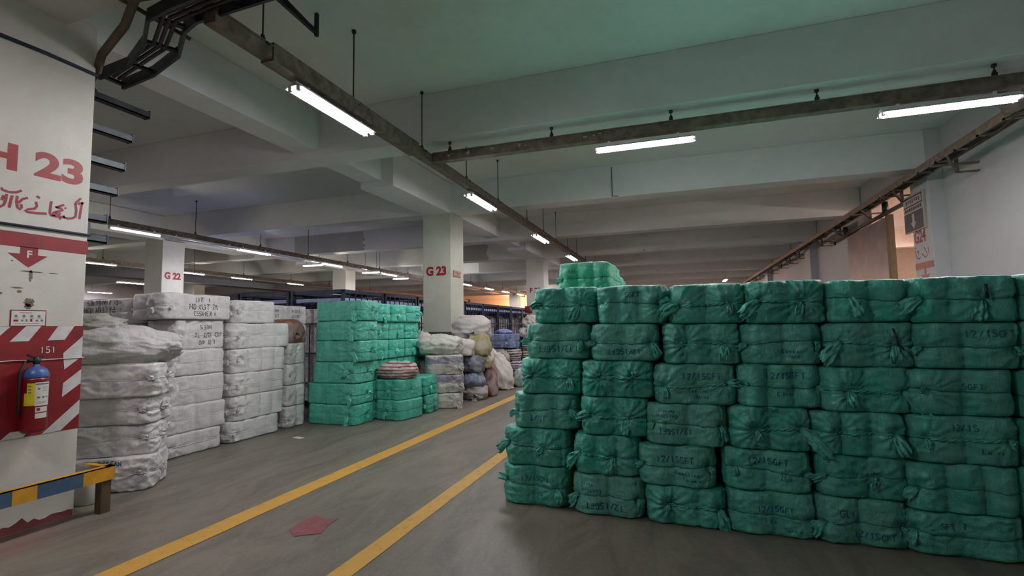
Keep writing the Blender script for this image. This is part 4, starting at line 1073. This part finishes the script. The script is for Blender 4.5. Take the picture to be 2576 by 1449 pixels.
# features: knots (face,u,angle,len,radial) / writing / paleness / short look
FT = {
 (0, 0): ([('F', .12, 175, .10, .7), ('F', .76, 225, .13, 1.1)], [], 0.1, 'a big twisted knot'),
 (0, 1): ([('F', .03, 185, .09, .4), ('F', .90, 250, .08, .5)], [('F', .48, .28, .052, TXT, True), ('F', .45, .78, .022, 'in', True)], 0.5, 'upside-down blue writing'),
 (0, 2): ([('F', .20, 150, .07, 1.5), ('F', .82, 280, .09, .9)], [], 0.1, 'a gathered rosette on its left'),
 (0, 3): ([('F', .02, 190, .09, .5), ('F', .90, 320, .08, .6)], [('F', .40, .30, .04, '1SGFT', True), ('F', .38, .74, .05, 'K', True)], 0.45, 'a lit dented shoulder'),
 (0, 4): ([('F', .04, 200, .15, .9), ('F', .66, 200, .07, 1.1)], [], 0.1, 'a large film ear at left'),
 (0, 5): ([('F', .01, 150, .11, .4), ('F', .86, 280, .09, .7)], [('F', .52, .68, .042, TXT, False), ('F', .55, .30, .026, 'Lin 3', False)], 0.3, 'small writing above and below its cord'),
 (1, 0): ([('F', .06, 170, .0, .5), ('F', .96, 20, .13, .6)], [('F', .55, .76, .04, 'SGFT', False)], 0.3, 'faint writing near its top'),
 (1, 1): ([('F', .03, 180, .07, .4), ('F', .93, 300, .10, .6)], [('F', .5, .25, .045, TXT, True)], 0.5, 'faded writing low on its face'),
 (1, 2): ([('F', .27, 110, .05, 1.6), ('F', .74, 80, .10, 1.5)], [], 0.0, 'two gathered rosettes'),
 (1, 3): ([('F', .14, 170, .12, 1.0), ('F', .72, 250, .10, 1.4)], [], 0.05, 'two knots and a frayed tail'),
 (1, 4): ([('F', .08, 215, .15, .8), ('F', .62, 240, .10, 1.2)], [], 0.1, 'a round film ear at left'),
 (1, 5): ([('F', .02, 220, .11, .3), ('F', .95, 290, .05, .6)], [('F', .45, .24, .052, TXT, True), ('F', .26, .60, .032, 'Castlin', True), ('F', .2, .76, .028, 'Yarns', True)], 0.85, 'pale film and upside-down writing'),
 (2, 0): ([('F', .10, 190, .14, .8), ('F', .78, 270, .07, 1.0)], [], 0.05, 'a bright film ball on its knot'),
 (2, 1): ([('F', .27, 200, .07, 1.6), ('F', .80, 270, .10, .7)], [], 0.25, 'a star of creases at its left'),
 (2, 2): ([('F', .10, 290, .07, .9), ('F', .92, 20, .10, .7)], [('F', .60, .70, .048, TXT, False), ('F', .55, .34, .028, 'Cas lin', False), ('F', .60, .20, .028, 'Yarns', False)], 0.45, 'writing on both halves'),
 (2, 3): ([('F', .07, 240, .05, .6), ('F', .96, 285, .09, .5)], [('F', .36, .34, .042, TXT, True), ('F', .26, .70, .03, 'Castlin', True), ('F', .28, .82, .026, 'Yarns', True)], 0.8, 'two lines of upside-down writing'),
 (2, 4): ([('F', .02, 185, .08, .3), ('F', .97, 300, .05, .5)], [('F', .50, .66, .046, '12/1SGFT', False), ('F', .66, .34, .030, 'Castlins', False), ('F', .72, .20, .028, 'Yarns x', False)], 0.6, 'clear blue writing above the cord'),
 (2, 5): ([('F', .30, 250, .04, 1.5), ('F', .95, 290, .14, .8)], [], 0.15, 'a pale pointed tail at right'),
 (3, 0): ([('F', .15, 205, .16, .7), ('F', .70, 235, .09, 1.6)], [], 0.05, 'a leaf of film at its left'),
 (3, 1): ([('F', .04, 185, .08, .4), ('F', .95, 260, .06, .6)], [('F', .62, .32, .03, 'Casli', False), ('F', .66, .20, .026, 'Yarn', False)], 0.4, 'a little writing below its cord'),
 (3, 2): ([('F', .04, 30, .05, .6), ('F', .97, 0, .07, .4)], [('F', .58, .74, .044, TXT, False), ('F', .58, .32, .03, 'C lins', False)], 0.35, 'writing high on its face'),
 (3, 3): ([('F', .32, 290, .06, 1.2), ('F', .88, 325, .22, .9)], [('F', .50, .92, .028, 'SALDIB', True)], 0.1, 'a long drooping tail at right'),
 (3, 4): ([('F', .12, 280, .05, .7), ('F', .96, 10, .07, .5)], [('F', .52, .74, .045, TXT, False), ('F', .70, .36, .034, 'o/SG', False)], 0.35, 'faint writing over two lines'),
 (3, 5): ([('F', .05, 200, .0, .4), ('F', .96, 320, .10, .5)], [('F', .55, .62, .04, TXT, False), ('F', .62, .32, .03, 'La  ...', False), ('F', .75, .18, .028, 'Yarn x', False)], 0.45, 'a swooping cord and scattered writing'),
 (4, 0): ([('F', .22, 300, .12, .5), ('F', .92, 320, .10, .6)], [], 0.0, 'a bright crumpled tail at upper right'),
 (4, 1): ([('F', .16, 215, .17, .7), ('F', .74, 260, .09, 1.3)], [], 0.35, 'a dark string at its knot'),
 (4, 2): ([('F', .30, 280, .09, 1.2), ('F', .88, 325, .24, .8)], [], 0.1, 'a long tail pointing lower right'),
 (4, 3): ([('F', .30, 200, .05, 1.2), ('F', .88, 300, .12, 1.0)], [], 0.1, 'folds below its right knot'),
 (4, 4): ([('F', .03, 190, .08, .5), ('F', .62, 240, .07, .9)], [], 0.1, 'a small film ball below its cord'),
 (4, 5): ([('F', .05, 230, .10, .6), ('F', .95, 280, .05, .5)], [('F', .34, .68, .05, 'GLi', False), ('F', .62, .24, .04, TXT, False)], 0.6, 'pale film and smudged writing'),
 (5, 0): ([('F', .08, 200, .15, .6), ('F', .66, 245, .12, .9)], [], 0.0, 'a dark strap stub beside its knot'),
 (5, 1): ([('F', .05, 200, .06, .4), ('F', .96, 280, .05, .5)], [('F', .72, .76, .045, TXT, False)], 0.2, 'faint writing at upper right'),
 (5, 2): ([('F', .14, 180, .05, .7)], [('F', .6, .62, .035, 'SGFT', False)], 0.15, 'a dull smudged face'),
 (5, 3): ([('F', .13, 270, .05, .8), ('F', .9, 270, .05, .7)], [('F', .5, .76, .04, '12/1S', False), ('F', .74, .30, .035, 'La ri', False)], 0.3, 'marks on both halves'),
 (5, 4): ([('F', .06, 220, .09, .8)], [], 0.15, 'many slanting creases'),
 (5, 5): ([('F', .06, 250, .08, .9)], [('F', .40, .70, .04, 'SFT  T', False)], 0.3, 'its bottom sagging on the floor'),
}
TN = ['top', 'fifth', 'fourth', 'third', 'second', 'bottom']
SN = ['first', 'second', 'third', 'fourth', 'fifth', 'sixth', 'seventh']
for c, (yf, xs, zs) in enumerate(RB):
    for k in range(6):
        x0, x1 = xs[k]; h = zs[k]-zs[k+1]
        kn, wr, pale, look = FT.get((c, k), ([('F', .2, 210, .08, .8)], [], 0.2, 'only its edge showing'))
        d = 0.98
        o = make_bale('wrapped_bale', x1-x0-.02, d, h-.004, 100+c*6+k, M['green'], gtint(c*6+k, pale), kn, ([2, 3, 2, 2][(c*5+k*3) % 4], 4), 0.03, 0.0125 if c < 6 else .03, wr, tail_col=TAIL, scal=1.6, groove=.6)
        if (c, k) in ((4, 1), (5, 0)):
            xx = (.74-.5)*(x1-x0) if c == 4 else (.66-.5)*(x1-x0)
            MB().tube([(xx-.02, -d/2-.035, h*.85), (xx, -d/2-.04, h*.66), (xx+.01, -d/2-.035, h*.5), (xx+.04, -d/2-.045, h*.38)] if c == 4 else [(xx, -d/2-.04, h*.80), (xx+.005, -d/2-.04, h*.5)], .006 if c == 4 else .010, 6).build('dark_string', M['blk'], o)
        rz = random.Random(c*31+k).uniform(-2.5, 2.5)
        place(o, (x0+x1)/2, yf+d/2, zs[k+1], rz,
              ('green bale with %s, %s tier, %s stack from left' % (look, TN[k], SN[c])).replace('with its', 'showing its').replace('with only', 'showing only'), 'bale', 'green bales in the right block')

# block behind: plain copies of three bales
hid = [make_bale('wrapped_bale', .565, .98, .322, 300+i, M['green'], (.22, .50, .40, 1), (), (3, 5), .05, parts=False) for i in range(3)]
first = [True]*3; rng = random.Random(77)
for r in range(3):
    for c in range(7):
        for k in range(6):
            i = rng.randrange(3)
            if first[i]: o = hid[i]; first[i] = False
            else: o = hid[i].copy(); COL.objects.link(o)
            x = -1.30+.05*k-.06*5+.59*c+.30
            o.location = (x+rng.uniform(-.01, .01), 5.92+1.02*r, .3235*k)
            edge = r == 0 and k == 5 and c == 0
            o.rotation_euler = (0, 0, rng.choice((0, PI))+rng.uniform(-.01, .01))
            tag(o, 'green bale behind the front block, %s row back, %s stack, %s tier' % (SN[r+1], SN[c], TN[5-k]), 'bale', 'green bales behind the front row')
o = make_bale('wrapped_bale', .53, .95, .325, 402, M['green'], (0.03, .50, .27, 1), [('F', .02, 190, .08, .4), ('F', .93, 260, .05, .6)], (3, 5), .03, .016, [('F', .28, .72, .035, 'E/1', False)], tail_col=TAIL)
place(o, -.95, 5.80, 1.955, -1, 'topmost green bale, set back above the first stack from the aisle', 'bale', 'green bales in the right block')
o = make_bale('wrapped_bale', .5, .9, .26, 403, M['green'], (0.08, .50, .33, 1), [], (3, 5), .03)
place(o, -.95, 6.86, 1.955, 2, 'bright green bale just behind the topmost one', 'bale', 'green bales in the right block')

# ---- left green bales
def gb(x0, x1, y0, y1, z0, z1, seed, kn, look, rz=0, pale=.15, wr=(), fine=.02, group='green bales in the left group', lob=(3, 2), ruf=.6, groove=.25, cordf=None):
    o = make_bale('wrapped_bale', x1-x0-.01, y1-y0-.01, z1-z0-.003, seed, M['green'], gtint(seed, pale), kn, lob, fine, fine, wr, tail_col=TAIL, ruf=ruf, groove=groove, cordf=cordf)
    return place(o, (x0+x1)/2, (y0+y1)/2, z0, rz, look, 'bale', group)
EZ = [0, .337, .69, 1.05, 1.405, 1.74, 2.08]
EX = [(-6.12, -5.13), (-6.14, -5.13), (-6.03, -5.12), (-5.98, -5.05), (-5.98, -5.06), (-5.97, -5.04)]
EN = ['bottom', 'second', 'third', 'fourth', 'fifth', 'top']
for k in range(6):
    gb(EX[k][0], EX[k][1], 7.15, 7.70, EZ[k], EZ[k+1], 500+k, [('F', .86, [250, 290, 180, 300, 260, 280][k], .15, 1.1), ('R', .6, 20, .1, 1.0), ('L', .4, 160, .1, .6)],
       'long green bale, %s of the front stack left of the cream column' % EN[k], pale=.25, cordf=(.80, 1.5))
for c, (y0, y1) in enumerate(((7.72, 8.24), (8.26, 8.82), (8.84, 9.38))):
    for k in range(6):
        xr = -5.2+[0, .02, .0, .03, .02, .07][k]
        gb(xr-1.0, xr, y0, y1, EZ[k]*.99, EZ[k+1]*.99, 520+c*6+k, [('R', .5, [200, 340, 30, 250, 190, 280][(c+k) % 6], .13, 1.2)]+([('R', .92, 0, .16, .5)] if c == 2 and k > 1 else []),
           'green bale end, %s tier of the %s stack behind the long green bales' % (EN[k], ['first', 'second', 'third'][c]), ruf=.8, groove=.9, lob=(4, 2), fine=.026, pale=.12)
gb(-5.17, -4.55, 7.74, 8.40, 0, .345, 550, [('F', .5, 240, .12, 1.2), ('F', .03, 190, .14, .6)], 'green bale on the floor beside the front stack, lower of two', -10, .25, [('F', .75, .62, .05, 'Lutin', False)])
gb(-5.19, -4.58, 7.76, 8.42, .345, .70, 551, [('F', .62, 210, .08, 1.2), ('F', .05, 300, .12, .6), ('R', .5, 20, .1, .8)], 'green bale under the red striped bundle, upper of two', -8, .2)
gb(-5.10, -4.52, 8.52, 8.98, 0, .34, 552, [('R', .4, 320, .12, 1.0), ('F', .8, 300, .1, .8)], 'small green bale on the floor behind the low pair', 4, .1)
gb(-5.12, -4.54, 8.50, 8.98, .34, .69, 553, [('R', .4, 250, .12, 1.0), ('F', .8, 280, .1, .8)], 'small green bale stacked behind the low pair, upper one', -3, .1)

# ---- white bales
def wb(x0, x1, y0, y1, z0, z1, seed, kn, look, rz=0, col=(.72, .69, .70, 1), wr=(), fine=.022, lob=(4, 3), mat='wfilm', ruf=1.0, group='white wrapped bales'):
    o = make_bale('wrapped_bale', x1-x0-.01, y1-y0-.01, z1-z0-.003, seed, M[mat], col, kn, lob, fine, fine, wr, cord='paper', ink='blackink', ruf=ruf, groove=.55)
    return place(o, (x0+x1)/2, (y0+y1)/2, z0, rz, look, 'bale', group)
BZ = [0, .29, .64, 1.02, 1.36, 1.76, 2.10]
WN = ['bottom', 'second', 'third', 'fourth', 'fifth', 'top']
BYY = [(4.62, 5.50), (4.60, 5.56), (4.62, 5.55), (4.70, 5.54), (4.78, 5.54), (4.58, 5.60)]
for k in range(6):
    dx = [0.04, .03, 0, 0, -.02, .03][k]
    wr = []
    if k == 5: wr = [('R', .56, .78, .055, 'LOT  1W', False), ('R', .56, .50, .07, 'HD XUT 7M', False), ('R', .58, .22, .06, 'CSSHER A', False)]
    if k == 4: wr = [('R', .60, .74, .05, 'SHEES', True), ('R', .62, .48, .065, 'HO XUT 7X', True), ('R', .62, .22, .055, 'LOT 40', True)]
    wb(-6.72, -6.17+dx, BYY[k][0], BYY[k][1], BZ[k], BZ[k+1], 600+k, [('F', .7, 300, .09, 1.3), ('R', .12, 200, .07, .9)], 'white bale, %s of the tall stack right of the slumped sack' % WN[k], 0, wr=wr, lob=(2, 4), ruf=.8)
CZ = [0, .295, .65, .98, 1.335, 1.71, 2.05]
CY = [(5.60, 6.52), (5.66, 6.62), (5.64, 6.62), (5.64, 6.64), (5.62, 6.72), (5.66, 6.42)]
for k in range(6):
    wb(-6.66, -6.11, CY[k][0], CY[k][1], CZ[k], CZ[k+1], 620+k, [('F', .8, 290, .07, 1.3), ('R', .1, 180, .08, 1.1)], 'white bale, %s of the second tall white stack, left of the short one' % WN[k], 0, col=(.70, .71, .70, 1), lob=(2, 4), ruf=.8)
for k in range(4):
    wb(-6.62, -6.13, 6.70, 7.12, .345*k, .345*(k+1), 640+k, [('R', .2, 160, .08, 1.1)], 'white bale, %s of the short stack touching the green bales' % WN[k], 0, col=(.55, .57, .55, 1), lob=(2, 2))
for k in range(6):
    wb(-7.25, -6.74, 6.68, 7.86, .34*k, .34*(k+1), 650+k, [('R', .06, 180, .08, 1.0)], 'printed white bale, %s tier of the row behind the brown sack' % WN[k], 0, fine=.03, lob=(2, 4),
       wr=[('R', .25, .72, .05, 'HASUN HM', False), ('R', .25, .45, .06, 'CSE XUT', False), ('R', .72, .72, .06, 'LOT M', True), ('R', .72, .45, .05, 'HD LOT', True)] if k == 5 else [], col=(.50, .50, .50, 1))
for k in range(6):
    wb(-7.92, -6.76, 4.66, 5.20, .343*k, .343*(k+1), 660+k, [('R', .5, 180, .1, .8), ('F', .95, 0, .09, .9)], 'printed white bale, %s tier at the back between H 23 and G 22' % WN[k], 0, fine=.024, lob=(4, 2),
       wr=[('F', .46, .84, .06, 'OI R HAHEU NES', True), ('F', .42, .56, .075, 'PR LIUX HUH', True), ('F', .50, .28, .06, 'LOT 400', True)] if k == 5 else [], ruf=.6)
# front stack by the guard rail, turned to the aisle
AZ = [0, .345, .66, .94, 1.28]
for k in range(4):
    sx = [(.0, 0), (.03, .02), (.02, .03), (-.06, .0)][k]
    o = make_bale('wrapped_bale', 1.03, .52, AZ[k+1]-AZ[k]-.003, 680+k, M['wfilm'], (.68, .65, .67, 1), [('F', .28, 300, .08, 1.2), ('F', .9, 20, .09, .9), ('R', .4, 20, .12, 1.0)], (3, 2), .018, .018,
                  [('F', .66, .84, .045, 'RESSFAN', False)] if k == 0 else [], cord='paper', ruf=1.5, groove=.9)
    place(o, -5.76-sx[0], 3.70+sx[1], AZ[k], 35+[0, 3, -3, 1][k], 'loose white bale, %s of the nearest white stack beside the guard rail' % WN[k], 'bale', 'white wrapped bales')

def sk(x, y, z, sx, sy, sz, seed, mat, col, look, cat='sack', rz=0, neck=None, ruf=.05, ex=2.8, res=40, flat=.25, name='tied_sack', lean=(0, 0), group=None):
    o = make_sack(name, sx, sy, sz, seed, M[mat], col, ex, ruf, neck, res, flat, lean)
    return place(o, x, y, z, rz, look, cat, group)
W_ = (.60, .59, .58, 1)
sk(-5.68, 3.74, 1.275, 1.18, .64, .38, 3, 'sack', (.62, .61, .62, 1), 'slumped white sack lying on the nearest white stack', rz=32, ruf=.06, ex=2.3, res=96)
sk(-5.93, 3.62, 1.57, .62, .44, .22, 9, 'sack', (.38, .37, .33, 1), 'crumpled grey sack heaped on the slumped white sack', rz=30, ruf=.11, ex=2.2, res=64)
sk(-6.40, 6.92, 1.38, .52, .50, .40, 12, 'sackc', (.30, .115, .055, 1), 'brown sack on the short white stack beside the green bales', ruf=.04, ex=3.2, neck=(.8, -.2, -.1, .10))
sk(-4.86, 8.02, .70, .68, .50, .30, 14, 'stripred', (.60, .58, .56, 1), 'white and red striped sheet bundle on the low green bales', 'bundle', rz=20, ruf=.09, ex=2.3, res=64)

# striped grey sacks before the cream column
HZ = [0, .30, .655, 1.045]
for k in range(3):
    o = make_bale('wrapped_sack', [.60, .66, .72][k], .92, HZ[k+1]-HZ[k]-.003, 700+k, M[['sack', 'striplav', 'striplav'][k]], (.52, .50, .45, 1), [('F', .85, [300, 320, 330][k], .14, 1.2)], (2, 3), .022, .022, (), cord='paper', ruf=1.1, groove=[.2, .9, .1][k])
    place(o, [-4.62, -4.64, -4.70][k], 9.55, HZ[k], 24+2*k, ['plain grey sack at the bottom of the striped pile', 'grey tied sack with dark stripes, middle of its pile', 'grey sack with a broad lavender stripe, top of its pile'][k], 'sack', 'striped grey sacks')
sk(-4.72, 9.42, 1.04, .86, .60, .40, 21, 'sack', (.50, .51, .46, 1), 'pale lumpy sack lying on the lavender striped one', rz=20, ruf=.08, ex=2.5, res=56)
sk(-4.92, 10.36, .0, .52, .5, 1.0, 22, 'sack', (.45, .44, .40, 1), 'grey sack standing behind the striped pile', ruf=.05, ex=4)
sk(-4.70, 10.36, .97, .66, .5, .37, 23, 'sack', (.60, .58, .53, 1), 'white boxy sack with shiny folds right of the lumpy one', ruf=.06, ex=3.4)
sk(-4.80, 11.20, .0, .62, .60, 1.33, 24, 'sack', (.40, .39, .36, 1), 'tall grey sack under the big round white bag', ruf=.04, ex=4)
sk(-4.84, 11.2, 1.30, 1.06, .8, .58, 25, 'sack', (.60, .58, .57, 1), 'big round white bag heaped beside the cream column', ruf=.07, ex=2.3, neck=(.5, -.8, -.2, .16), res=56)
sk(-4.36, 10.72, .95, .50, .5, .48, 26, 'sackc', (.42, .37, .14, 1), 'yellow sack beside the big white bag, upper one', ruf=.08, ex=2.6, rz=-15)
sk(-4.33, 10.86, .66, .42, .42, .30, 27, 'sackc', (.48, .42, .18, 1), 'small round yellow sack below the larger yellow one', ruf=.06, ex=2.4)
sk(-4.42, 10.50, .60, .44, .5, .38, 28, 'sackc', (.06, .09, .15, 1), 'dark blue sack under the white boxy one', ruf=.09, ex=3)
sk(-4.42, 10.50, .27, .46, .5, .36, 29, 'sackc', (.10, .15, .27, 1), 'crumpled blue sack, second from the floor in its pile', ruf=.08, ex=2.8)
sk(-4.38, 10.50, .0, .52, .5, .31, 30, 'sackc', (.36, .30, .24, 1), 'beige and grey sack on the floor under the blue ones', ruf=.09, ex=2.6, neck=(.3, -.9, -.1, .14))
sk(-4.28, 11.05, .0, .38, .4, .68, 31, 'sackc', (.22, .05, .03, 1), 'dark red sack behind the blue pile', ruf=.06, ex=3)
sk(-4.45, 12.35, .0, .85, .75, .92, 32, 'sack', (.56, .54, .51, 1), 'grey white sack slumped on the floor near the lane line', ruf=.12, ex=1.9, flat=.5, res=64, lean=(-.30, 0), rz=-20)
sk(-4.05, 12.95, .0, .5, .5, .45, 33, 'sackc', (.32, .46, .40, 1), 'pale mint sack behind the slumped grey one', ruf=.08, ex=2.3)
sk(-4.62, 13.0, .45, .40, .4, .46, 34, 'sackc', (.33, .27, .18, 1), 'small beige sack peeping over the slumped grey one', ruf=.1, ex=2.5)
sk(-4.66, 13.05, .0, .45, .45, .5, 42, 'sackc', (.33, .27, .22, 1), 'beige sack under the small beige one', ruf=.06, ex=3.2)
sk(-4.95, 14.1, .0, 1.0, .8, .62, 35, 'sack', (.42, .38, .31, 1), 'beige sack at the bottom under the blue bale', ruf=.04, ex=4)
sk(-5.1, 14.05, .60, .62, .7, .40, 36, 'sack', (.45, .42, .35, 1), 'beige sack directly under the blue bale, left one', ruf=.04, ex=4)
sk(-4.66, 13.95, .62, .50, .6, .36, 37, 'strip', (.55, .48, .47, 1), 'pink sack with dark stripes under the blue bale', ruf=.06, ex=3)
o = make_bale('wrapped_bale', .98, .8, .40, 720, M['sackc'], (.11, .20, .48, 1), [('F', .75, 270, .14, 1.2), ('R', .5, 0, .1, .8)], (3, 3), .03)
place(o, -4.96, 14.1, .985, -4, 'blue wrapped bale beyond the yellow sacks', 'bale')
sk(-4.96, 14.1, 1.37, .5, .5, .16, 43, 'sackc', (.12, .21, .50, 1), 'loose blue film heap on the blue bale', ruf=.06, ex=2)
sk(-4.42, 13.7, .30, .42, .42, .34, 38, 'strip', (.36, .32, .50, 1), 'purple striped sack below the pink striped one', ruf=.08, ex=2.6)
sk(-4.30, 13.55, .0, .45, .42, .36, 39, 'sackc', (.28, .27, .50, 1), 'lavender film sack on the floor by the lane line', ruf=.08, ex=2.4)
for k in range(4):
    sk(-4.10, 14.35, .315*k, .62, .7, .33, 50+k, 'strip', (.42, .40, .33, 1), 'black and cream striped sack, %s of the far striped pile' % ['bottom', 'second', 'third', 'top'][k], ruf=.03, ex=4.5, group='far striped sacks')
sk(-4.18, 14.3, 1.25, .62, .6, .34, 60, 'sack', (.36, .34, .31, 1), 'grey fluffy bundle on the far striped pile', 'bundle', ruf=.12, ex=2.3)
sk(-4.25, 14.45, 1.55, .42, .5, .36, 61, 'sack', (.26, .24, .22, 1), 'dark grey bundle topping the far striped pile', 'bundle', ruf=.12, ex=2.2)
sk(-5.42, 9.75, .0, .7, .5, 1.0, 62, 'sack', (.12, .11, .10, 1), 'dark sack between the green bales and the cream column', ruf=.06, ex=3)
sk(-5.35, 9.72, .98, .5, .45, .52, 63, 'sack', (.45, .42, .36, 1), 'creased beige sack between the green bales and the cream column', ruf=.1, ex=2.5)
